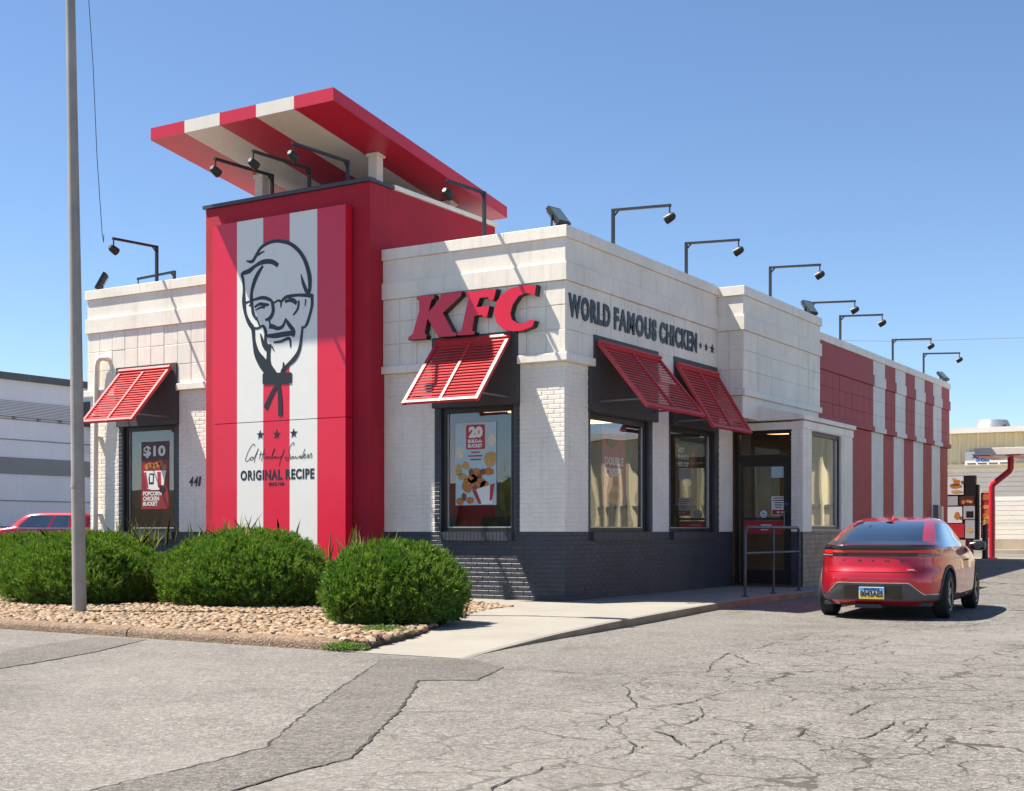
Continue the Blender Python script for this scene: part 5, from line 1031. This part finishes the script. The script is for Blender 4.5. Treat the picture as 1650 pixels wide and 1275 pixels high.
def ground_car(name, label, cat, x, y, rz, grp=None): return thing(name, label, cat, (x, y, gz(x, y)), rz, grp)
car = ground_car('parked_car', 'glossy red fastback car seen from behind beside the entrance', 'car', 4.02, 2.87, R(94.8 - 90)); car.location.z = -0.158; car.scale = (.985, .95, .955)
S = CarSurf(CT); zs = sorted(set([round(z, 4) for z in list(np.linspace(0.20, 1.0, 26)) + [.985, 1.0, 1.035, 1.05, 1.075, 1.335] + list(np.linspace(1.075, 1.335, 14)) + [1.36, 1.38, 1.40, 1.415, 1.425, 1.433, 1.439]]))
AX = (-1.33, 1.42)
car_shell(car, S, zs, 144, (1.0, 1.335), 'car_red', [((sx * .80, ay, .335), .385) for sx in (-1, 1) for ay in AX], [(-37, -26), (-24.5, 3.0), (5.0, 38)], 40.5, 41.5, (1.075, 1.36), (1.035, 1.36))
for sx in (-1, 1):
    for ay in AX: wheel(car, (sx * .765, ay, .335), .335, sx)
for sx in (-1, 1):
    for ay in AX:                                            # black wheel arch trims
        m = MB(); n = 26; vs = []
        for k in range(n + 1):
            a = R(-12 + 204 * k / n); q0 = (ay + .372 * math.cos(a), .335 + .372 * math.sin(a)); q1 = (ay + .415 * math.cos(a), .335 + .415 * math.sin(a))
            vs += [tuple(S.side(q0[0], max(.21, q0[1]), sx, .009)), tuple(S.side(q1[0], max(.21, q1[1]), sx, .009)), tuple(S.side(q1[0], max(.21, q1[1]), sx, -.01)), tuple(S.side(q0[0], max(.21, q0[1]), sx, -.02))]
        m.add(vs, [(4 * k + a_, 4 * k + (a_ + 1) % 4, 4 * k + 4 + (a_ + 1) % 4, 4 * k + 4 + a_) for k in range(n) for a_ in range(4)]); m.smooth = True; m.build('wheel_arch', 'car_trim', car, world=False)
def rear_patch(name, m, x0, x1, zt, zb, off, nx=30, nz=3, parent=car, thick=0.012):
    """curved plate on the tail: zt/zb constant or function of x"""
    ft = zt if callable(zt) else (lambda x: zt); fb = zb if callable(zb) else (lambda x: zb); q = MB(); vs = []
    for i in range(nx + 1):
        x = x0 + (x1 - x0) * i / nx
        for j in range(nz + 1): z = fb(x) + (ft(x) - fb(x)) * j / nz; vs.append(tuple(S.rear(x, z, off)))
    nb_ = nz + 1; fs = [(i * nb_ + j, (i + 1) * nb_ + j, (i + 1) * nb_ + j + 1, i * nb_ + j + 1) for i in range(nx) for j in range(nz)]
    tot = len(vs); vs += [(v[0], v[1] + thick, v[2]) for v in vs]
    bd = [i * nb_ for i in range(nx + 1)] + [nx * nb_ + j for j in range(1, nz + 1)] + [i * nb_ + nz for i in range(nx - 1, -1, -1)] + [j for j in range(nz - 1, 0, -1)]
    fs += [(bd[k], bd[(k + 1) % len(bd)], bd[(k + 1) % len(bd)] + tot, bd[k] + tot) for k in range(len(bd))]
    q.add(vs, fs); q.smooth = True; return q.build(name, m, parent, world=False)
rear_patch('spoiler', 'car_black', -.765, .765, lambda x: 1.082, lambda x: .972, .009, 40, 10)
rear_patch('light_panel', 'car_black', -.80, .80, .972, .872, .004)
rear_patch('light_bar', 'tail_red', -.56, .56, .955, .925, .010); 
for s in (-1, 1):
    rear_patch('tail_lamp', 'tail_red', min(s * .56, s * .80), max(s * .56, s * .80), .962, .915, .0105, 14); rear_patch('reverse_lamp', 'car_grey', min(s * .56, s * .79), max(s * .56, s * .79), .900, .880, .0105, 14)
def dif(x):
    a = abs(x); return .505 if a < .47 else .505 - (a - .47) * .95 if a < .64 else .345
rear_patch('bumper_insert', 'car_insert', -.80, .80, dif, lambda x: .265, .008, 60)
rear_patch('insert_edge', 'chrome', -.80, .80, lambda x: dif(x) + .012, dif, .011, 60, 1)
rear_patch('plate_recess', 'car_black', -.38, .38, .47, .285, .012)
rear_patch('tailgate_seam', 'car_black', -.63, .63, .662, .656, .002, 30, 1, thick=.004)
for s in (-1, 1): rear_patch('tailgate_seam', 'car_black', s * .63 - .003, s * .63 + .003, .872, .66, .002, 1, 12, thick=.004)
pb = MB().box(-.165, .165, -2.335, -2.322, .29, .455).build('number_plate', 'plate_white', car, world=False, bevel=.004)
MB().box(-.16, .16, -2.3365, -2.3355, .405, .45).build('plate_band', 'plate_blue', pb, world=False); MB().box(-.16, .16, -2.3365, -2.3355, .295, .34).build('plate_band', 'plate_yellow', pb, world=False)
def ctext(name, tx, x, z, w, h, m, par, y, b=.03): 
    o_ = lettering(name, tx, m, None, (x, y, z), (1, 0, 0), (0, 0, 1), w, h, (0, -1, 0), .003, bold=b); o_.parent = par; return o_
ctext('plate_lettering', 'KANSAS', -.10, .412, .2, .03, 'print_black', pb, -2.3368); ctext('plate_lettering', '0043AES', -.15, .325, .30, .078, 'print_black', pb, -2.3372, .04)
for ch, x in zip('PRIUS', (-.40, -.20, -.015, .15, .34)):
    ctext('badge_letter', ch, x, .80, .02 if ch == 'I' else .055, .028, 'car_black', car, S.rear(x, .81).y - .001)
MB().box(.42, .53, S.rear(.5, .69).y - .006, S.rear(.42, .69).y + .01, .684, .702).build('badge', 'chrome', car, world=False, bevel=.003)
# roof fin, mirrors, seams, handles
fn = MB(); fn.prism([(-.78, 1.385), (-.72, 1.455), (-.66, 1.455), (-.52, 1.41)], lambda y, z: (-.014, y, z), lambda y, z: (.014, y, z)); fn.build('antenna_fin', 'car_red', car, world=False, bevel=.008)
for s in (-1, 1):
    mr = MB(); n = 10
    for j in range(7):
        f = j / 6 - .5
    mr.lathe([(.001, -.13), (.055, -.11), (.075, -.04), (.078, .04), (.06, .10), (.001, .12)], (s * .955, .84, 1.0), (1, 0, 0), 16); mr.v = [(v[0], .84 + (v[1] - .84) * .9, v[2]) for v in mr.v]
    mo = mr.build('wing_mirror', 'car_black', car, world=False); MB().box(s * .90 - .05, s * .90 + .05, .80, .86, .955, .985).build('mirror_stalk', 'car_black', mo, world=False)
    gl_ = MB(); gl_.lathe([(.001, 0), (.06, 0)], (s * .965, .768, 1.0), (0, 1, 0), 16); gl_.build('mirror_glass', 'car_black', mo, world=False)
    for y0, z0, z1 in ((1.02, .34, .98), (-.02, .30, 1.0), (-.98, .68, .99)):
        q = MB(); vs = []
        for k in range(16): z = z0 + (z1 - z0) * k / 15; yy = y0 + (.10 * (z - .6) if y0 > .5 else (-.25 * max(0, .68 - z)) if y0 < -.5 else 0); vs += [tuple(S.side(yy - .004, z, s, .0015)), tuple(S.side(yy + .004, z, s, .0015))]
        q.add(vs, [(2 * k, 2 * k + 1, 2 * k + 3, 2 * k + 2) for k in range(15)]); q.build('door_seam', 'car_black', car, world=False)
    a_ = S.side(.15, .80, s, .02); MB().box(a_.x - .014, a_.x + .014, .08, .28, .785, .815).build('door_handle', 'car_red', car, world=False, bevel=.008)
    q = MB(); vs = []
    for k in range(30): y = -.93 + 1.94 * k / 29; vs += [tuple(S.side(y, .24, s, .006)), tuple(S.side(y, .31, s, .006))]
    q.add(vs, [(2 * k, 2 * k + 1, 2 * k + 3, 2 * k + 2) for k in range(29)]); q.build('sill_trim', 'car_trim', car, world=False)
MB().box(-.7, .7, -2.0, 2.0, .19, .24).box(-.25, .1, -2.18, -1.8, .16, .215).build('underbody', 'car_trim', car, world=False)
MB().box(-.55, -.1, -.3, .2, .4, 1.15).box(.1, .55, -.3, .2, .4, 1.15).box(-.6, .6, -1.4, -1.2, .5, 1.08).build('seats', 'car_trim', car, world=False, bevel=.05)

# red estate car behind the bushes on the left
def suv():
    T = [(0.25, .80, -2.15, 2.15, 6), (.40, .88, -2.28, 2.28, 6), (.70, .90, -2.30, 2.30, 6), (.90, .90, -2.28, 2.22, 6), (.98, .89, -2.27, 1.9, 6), (1.02, .88, -2.26, 1.25, 6), (1.06, .87, -2.25, 1.15, 6.5), (1.2, .83, -2.22, .98, 6.5), (1.4, .78, -2.16, .74, 6.5), (1.54, .74, -2.10, .54, 6), (1.60, .70, -2.0, .40, 5), (1.635, .62, -1.85, .25, 4.5), (1.65, .45, -1.5, 0, 4)]
    rt = ground_car('parked_estate_car', 'red estate car with dark windows behind the bushes at the far left', 'car', -34.0, 18.4, 0); rt.rotation_euler = (0, 0, math.atan2(.8526, -.5225) )
    s_ = CarSurf(T); zz = sorted(set([round(v, 3) for v in list(np.linspace(.25, 1.06, 12)) + list(np.linspace(1.06, 1.54, 8)) + [1.57, 1.60, 1.62, 1.635, 1.65]]))
    car_shell(rt, s_, zz, 96, (1.06, 1.54), 'suv_red', [((sx * .8, ay, .35), .40) for sx in (-1, 1) for ay in (-1.35, 1.4)], [(-43, -27), (-22, -1), (2.5, 36)], 41, 42, (1.06, 1.54), (1.06, 1.54))
    for sx in (-1, 1):
        for ay in (-1.35, 1.4): wheel(rt, (sx * .8, ay, .35), .35, sx)
    for sx in (-1, 1):
        q = MB(); vs = []
        for k in range(20): y = -2.0 + 3.2 * k / 19; vs += [tuple(s_.side(y, 1.02, sx, .012)), tuple(s_.side(y, 1.05, sx, .012))]
        q.add(vs, [(2 * k, 2 * k + 1, 2 * k + 3, 2 * k + 2) for k in range(19)]); q.build('belt_trim', 'chrome', rt, world=False)
    for s in (-1, 1): MB().box(s * .72 - .08, s * .72 + .08, -2.315, -2.27, 1.0, 1.35).build('tail_lamp', 'tail_red', rt, world=False)
    return rt
suv()

# ------------------------------------------------------------------ neighbours in the background
lb = thing('warehouse', 'long white warehouse with a grey stripe at the far left', 'building', (-45.0, 30.0, 0.1))
xw = -40.0
MB().box(-60, xw, 5, 58, -0.1, 7.70).build('wall', 'far_white', lb); MB().box(-60.2, xw + .18, 4.8, 58.2, 7.70, 8.0).build('roof_edge', 'far_roof', lb)
MB().box(xw, xw + .06, 5, 58, 3.55, 4.28).build('grey_band', 'far_grey', lb)
for z0 in (1.2, 2.35, 5.05, 5.95): MB().box(xw, xw + .05, 5.01, 57.99, z0, z0 + .04).build('joint_trim', 'far_grey', lb)
for k in range(10): MB().box(xw, xw + .10, 5, 24.9, 6.10 + k * .068, 6.135 + k * .068).build('louvre_slat', 'far_white', lb)
MB().box(xw, xw + .04, 5, 24.9, 6.05, 6.78).build('louvre_back', 'far_grey', lb)
for y0 in (21.6, 22.9, 24.1): MB().box(xw, xw + .12, y0, y0 + .12, 5.95, 6.1).build('louvre_bracket', 'far_grey', lb)
ub = thing('wall_box', 'dark box with hanging cord on the warehouse wall beside the pole', 'box', (xw, 25.9, 5.6))
MB().box(xw, xw + .5, 25.5, 26.5, 5.9, 7.05).build('box', 'far_roof', ub, bevel=.03); MB().tube([(xw + .3, 25.75, 5.9), (xw + .3, 25.76, 5.0), (xw + .3, 25.78, 4.8)], .05, 8).build('cord', 'cable', ub); MB().lathe([(.001, .12), (.1, .08), (.12, 0), (.08, -.1), (.001, -.12)], (xw + .3, 25.78, 4.72), (0, 0, 1), 12).build('plug', 'cable', ub)
cbld = thing('metal_shed', 'cream ribbed metal building with white block base at the far right', 'building', (20.0, 50.0, 0.3))
Yc = 45.0
MB().box(-30, 75, Yc + .3, Yc + 25, 0.1, 4.0).build('block_wall', 'block_white', cbld)
for k in range(16): MB().box(-30, 75, Yc + .27, Yc + .298, 0.45 + k * .215, 0.645 + k * .215).build('wall_board', 'block_white', cbld)
mp_ = MB(); n = 262
for k in range(n):
    x = -30 + k * .40
    P = [(x, Yc + .12), (x + .06, Yc + .03), (x + .11, Yc + .03), (x + .17, Yc + .12), (x + .40, Yc + .12)]
    for a, b in zip(P[:-1], P[1:]): mp_.add([(a[0], a[1], 4.06), (b[0], b[1], 4.06), (b[0], b[1], 5.42), (a[0], a[1], 5.42)], [(0, 1, 2, 3)])
mp_.build('ribbed_cladding', 'cream_metal', cbld); MB().box(-30, 75, Yc + .02, Yc + .3, 3.98, 4.058).build('base_trim', 'cream_metal', cbld)
MB().box(-30.2, 75.2, Yc - .35, Yc + 25.2, 5.43, 5.66).build('roof_edge', 'block_white', cbld); MB().lathe([(.95, 0), (.72, .5), (.70, .55), (.001, .58)], (-3.9, Yc + 3.0, 5.66), (0, 0, 1), 28).build('roof_vent', 'galvanised', cbld); MB().lathe([(.08, 0), (.1, .1), (.001, .16)], (-2.8, Yc + .2, 5.66), (0, 0, 1), 10).build('roof_pipe', 'cable', cbld)
rd = MB()
for k in range(22): rd.box(1.2 + 0, 5.2, Yc + .22, Yc + .262 + .0 * k, 0.5 + k * .14, 0.625 + k * .14)
rd.build('roller_door', 'block_white', cbld)
ssn = thing('shop_sign', 'small white sign with blue star and lettering on the cream building', 'sign', (-3.7, Yc, 4.0))
MB().box(-4.45, -2.4, Yc - .06, Yc + .03, 3.99, 4.60).build('board', 'paper_white', ssn); MB().prism(star((-4.0, 4.40), .17, .2), lambda x, z: (x, Yc - .062, z), lambda x, z: (x, Yc - .075, z)).build('star', 'wheel_blue', ssn)
MB().box(-3.85, -2.9, Yc - .072, Yc - .062, 4.40, 4.425).build('red_line', 'print_red', ssn); lettering('lettering', 'Star', 'wheel_blue', ssn, (-3.98, Yc - .062, 4.16), (1, 0, 0), (0, 0, 1), .66, .2, (0, -1, 0), .01, bold=.03, shear=.25); [MB().box(-4.35 + k * .47, -3.98 + k * .47, Yc - .07, Yc - .062, 4.04, 4.085).build('print_line', 'print_black', ssn) for k in range(4)]
rw = thing('retaining_wall', 'low tan concrete retaining wall under the chain link fence', 'wall', (0, 38, .1)); MB().box(-12, 60, 38, 38.3, -.1, .72).build('wall_face', 'retaining', rw, bevel=.01); MB().box(-12, 60, 38.3, 45.2, -.1, .66).build('upper_yard', 'retaining', rw)
MB().box(-12, 60, 37.4, 37.98, -.1, .30).build('kerb_step', 'retaining', rw, bevel=.01)
fc = thing('chain_link_fence', 'galvanised chain link fence on the low wall at the right', 'fence', (-1.0, 38.15, .72))
for x0 in (-6.5, -4.0, -1.8, -.35, 2.1, 4.6, 7.1): MB().tube([(x0, 38.15, .7), (x0, 38.15, 2.25)], .035, 8).build('post', 'galvanised', fc)
MB().tube([(-6.5, 38.15, 2.22), (7.1, 38.15, 2.22)], .025, 8).build('top_rail', 'galvanised', fc); MB().tube([(-6.5, 38.15, 1.35), (-.35, 38.15, 1.35)], .02, 8).build('mid_rail', 'galvanised', fc)
ml = MB(); st = .11
for k in range(int(13.6 / st) + 14):
    for sg_ in (1, -1):
        x0 = -6.5 + (k - 13) * st if sg_ > 0 else -6.5 + k * st; x1 = x0 + sg_ * 1.5; a = (x0, .74); b = (x1, 2.2)
        def clipx(p, q, lim):
            t = (lim - p[0]) / (q[0] - p[0]); return (lim, p[1] + (q[1] - p[1]) * t)
        if max(x0, x1) < -6.5 or min(x0, x1) > 7.1: continue
        if a[0] < -6.5: a = clipx(a, b, -6.5)
        if a[0] > 7.1: a = clipx(a, b, 7.1)
        if b[0] < -6.5: b = clipx(b, a, -6.5)
        if b[0] > 7.1: b = clipx(b, a, 7.1)
        ml.bar((a[0], 38.13 + .01 * sg_, a[1]), (b[0], 38.13 + .01 * sg_, b[1]), .007)
tag(ml.build('wire_mesh', 'galvanised', fc), kind='stuff')
# drive-through: island, clearance canopy, menu boards, bollard
isl = MB(); isl.prism([(-1.2, 23.4), (1.9, 23.4), (2.3, 23.8), (2.3, 25.6), (1.9, 26), (-1.2, 26)], lambda x, y: (x, y, -.1), lambda x, y: (x, y, .205)); tag(isl.build('traffic_island', 'retaining', bevel=.02), kind='structure', label='kerbed concrete island of the drive-through')
oc = thing('order_canopy', 'white flat canopy on a bent red post at the drive-through', 'canopy', (.93, 24.2, .2))
MB().tube([(.93, 24.2, .2), (.93, 24.2, 2.32), (.955, 24.2, 2.40), (1.42, 24.2, 2.78), (1.46, 24.2, 2.86), (1.46, 24.2, 3.2)], .088, 14).build('post', 'post_red', oc); MB().lathe([(.16, 0), (.16, .03), (.1, .04)], (.93, 24.2, .2), (0, 0, 1), 14).build('base_plate', 'post_red', oc)
for k in range(6):
    a = .66 + k * .42; MB().box(a, a + .4195, 23.2, 25.6, 3.19, 3.215).build('soffit_stripe', 'canopy_red' if k % 2 == 0 else 'canopy_white', oc)
MB().box(.65, 3.19, 23.19, 25.61, 3.216, 3.42).build('canopy_slab', 'canopy_white', oc, bevel=.01)
mb_ = thing('menu_board', 'black drive-through menu board with food pictures', 'menu board', (-.05, 24.9, .2))
MB().box(-.75, .34, 24.82, 25.0, .75, 2.71).build('cabinet', 'menu_black', mb_, bevel=.01); MB().box(.3405, .43, 24.84, 24.98, .75, 2.43).build('cabinet', 'menu_black', mb_, bevel=.01); MB().box(-.45, -.3, 24.85, 24.97, .2, .75).box(.1, .25, 24.85, 24.97, .2, .75).build('leg', 'menu_black', mb_)
for nm, m_, a, b, c, d in (('menu_panel', 'menu_white', -.70, -.02, 2.13, 2.69), ('menu_panel', 'menu_grey', -.70, -.19, 1.80, 2.08), ('menu_panel', 'print_maroon', -.13, .30, 1.80, 2.08), ('menu_panel', 'menu_white', -.70, -.06, 1.27, 1.76), ('menu_panel', 'menu_grey', -.02, .31, 1.38, 1.78), ('menu_panel', 'print_red', -.70, .0, .82, 1.24), ('menu_panel', 'menu_grey', .03, .31, .80, 1.35)):
    MB().box(a, b, 24.805, 24.8195, c, d).build(nm, m_, mb_)
fm = lambda k: (lambda x, z: (x, 24.804 - .002 * k, z), lambda x, z: (x, 24.802 - .002 * k, z))
blobs('food_picture', 'print_orange', mb_, [(-.25, 2.38, .20, .07), (-.22, 2.52, .12, .06), (-.20, 1.48, .10, .12), (-.02, 1.9, .06, .06), (.12, 1.92, .08, .05)], fm(0)); blobs('food_picture', 'print_gold', mb_, [(-.22, 2.22, .18, .05), (.17, 1.05, .09, .08), (-.3, 2.6, .07, .04), (.2, 1.9, .05, .04)], fm(1)); blobs('food_picture', 'print_brown', mb_, [(-.25, 2.44, .14, .03), (-.1, 1.42, .06, .04), (-.05, 2.5, .05, .05)], fm(2)); MB().box(.06, .27, 24.801, 24.8045, 1.43, 1.62).build('menu_text_block', 'menu_black', mb_)
pm = thing('promo_board', 'narrow red and orange chicken promo board beside the menu board', 'menu board', (.62, 25.0, .2))
MB().box(.46, .82, 24.9, 25.0, .80, 2.18).build('panel', 'print_red', pm); MB().box(.47, .81, 24.892, 24.899, 1.95, 2.12).build('headline', 'print_orange', pm); MB().box(.55, .6, 24.92, 24.98, .2, .8).build('leg', 'menu_black', pm)
blobs('food_picture', 'print_gold', pm, [(.62, 1.75, .10, .07), (.66, 1.45, .14, .12), (.60, 1.3, .12, .08)], (lambda x, z: (x, 24.898, z), lambda x, z: (x, 24.896, z))); blobs('food_picture', 'print_orange', pm, [(.70, 1.6, .10, .09), (.56, 1.5, .08, .06), (.68, 1.3, .08, .06)], (lambda x, z: (x, 24.8955, z), lambda x, z: (x, 24.8935, z)))
MB().box(.47, .81, 24.893, 24.899, 1.04, 1.06).build('promo_line', 'paper_white', pm)
bo = thing('bollard', 'dark grey bollard beside the red canopy post', 'bollard', (.80, 23.9, .2)); MB().lathe([(.085, 0), (.085, 1.0), (.06, 1.03), (.001, 1.04)], (.80, 23.9, .2), (0, 0, 1), 14).build('tube', 'menu_black', bo); MB().lathe([(.11, 0), (.11, .03), (.086, .04)], (.80, 23.9, .2), (0, 0, 1), 14).build('base_ring', 'menu_black', bo)
rb_ = thing('red_bollard', 'short red bollard just past the car mirror', 'bollard', (.33, 23.8, .2)); MB().lathe([(.07, 0), (.07, .55), (.05, .58), (.001, .59)], (.33, 23.8, .2), (0, 0, 1), 12).build('tube', 'post_red', rb_)
ow = thing('overhead_wire', 'thin overhead wire crossing the sky at the right', 'wire', (0, 54, 11)); MB().tube([(-17.4, 49.3, 11.25), (-10, 53.8, 11.1), (-2.8, 58.3, 11.35), (20, 72, 13)], .012, 5).build('strand', 'grey_metal', ow)

# ------------------------------------------------------------------ out of frame: shop and trees added for the front windows to reflect
acs = thing('reflection_shop', 'low brown shop added across the street, out of frame, mirrored in the front windows', 'building', (-45.0, -50.0, -0.1))
MB().box(-85, -18, -58, -46, -0.1, 3.3).build('wall', 'retaining', acs); MB().box(-85.3, -17.7, -58.3, -45.6, 3.3, 3.75).build('roof_edge', 'far_grey', acs)
for k in range(9): MB().box(-82 + k * 7, -78 + k * 7, -46, -45.93, 0.5, 2.5).build('window', 'car_black', acs)
for x_, y_2, h_ in ((-24, -40, 5.2), (-38, -41, 4.4), (-58, -40, 5.8), (-70, -41, 4.8)):  # unseen trees, put in for their window reflections
    tr_ = bush({-24: 'added out-of-frame tree at the near end of the shop across the road', -38: 'shortest added out-of-frame tree in front of the shop across the road', -58: 'tallest added out-of-frame tree in front of the shop across the road', -70: 'added out-of-frame tree at the far end of the shop across the road'}[x_], x_, y_2, 2.4, 2.4, h_ - 1.6, int(-x_), 1500); tr_.name = 'reflection_tree'; tr_['category'] = 'tree'; tr_['group'] = 'added trees across the street, out of frame'; tr_.location.z = 1.5
    MB().tube([(0, 0, -1.7), (.05, 0, .4)], [.16, .1], 9).build('trunk', 'bark', tr_, world=False)

wh = thing('reflection_warehouse', 'cream ribbed metal warehouse added out of frame, mirrored in the side windows', 'building', (23.0, 40.0, 0.1))  # stands out of frame, added so the side windows reflect ribs
MB().box(6.0, 42.0, 32.15, 52, 0.0, 4.75).build('wall', 'cream_metal', wh); MB().box(5.8, 42.2, 31.8, 52.2, 4.75, 5.0).build('roof_edge', 'block_white', wh); MB().box(6.0, 42.0, 32.08, 32.149, 1.95, 2.05).build('guard_rail', 'far_grey', wh)
rb2 = MB()
for k in range(60):
    x = 6.02 + k * 0.6; rb2.prism([(x, 32.149), (x + .10, 32.02), (x + .22, 32.02), (x + .32, 32.149)], lambda a, b: (a, b, 0.1), lambda a, b: (a, b, 4.74))
rb2.build('ribbed_cladding', 'cream_metal', wh)
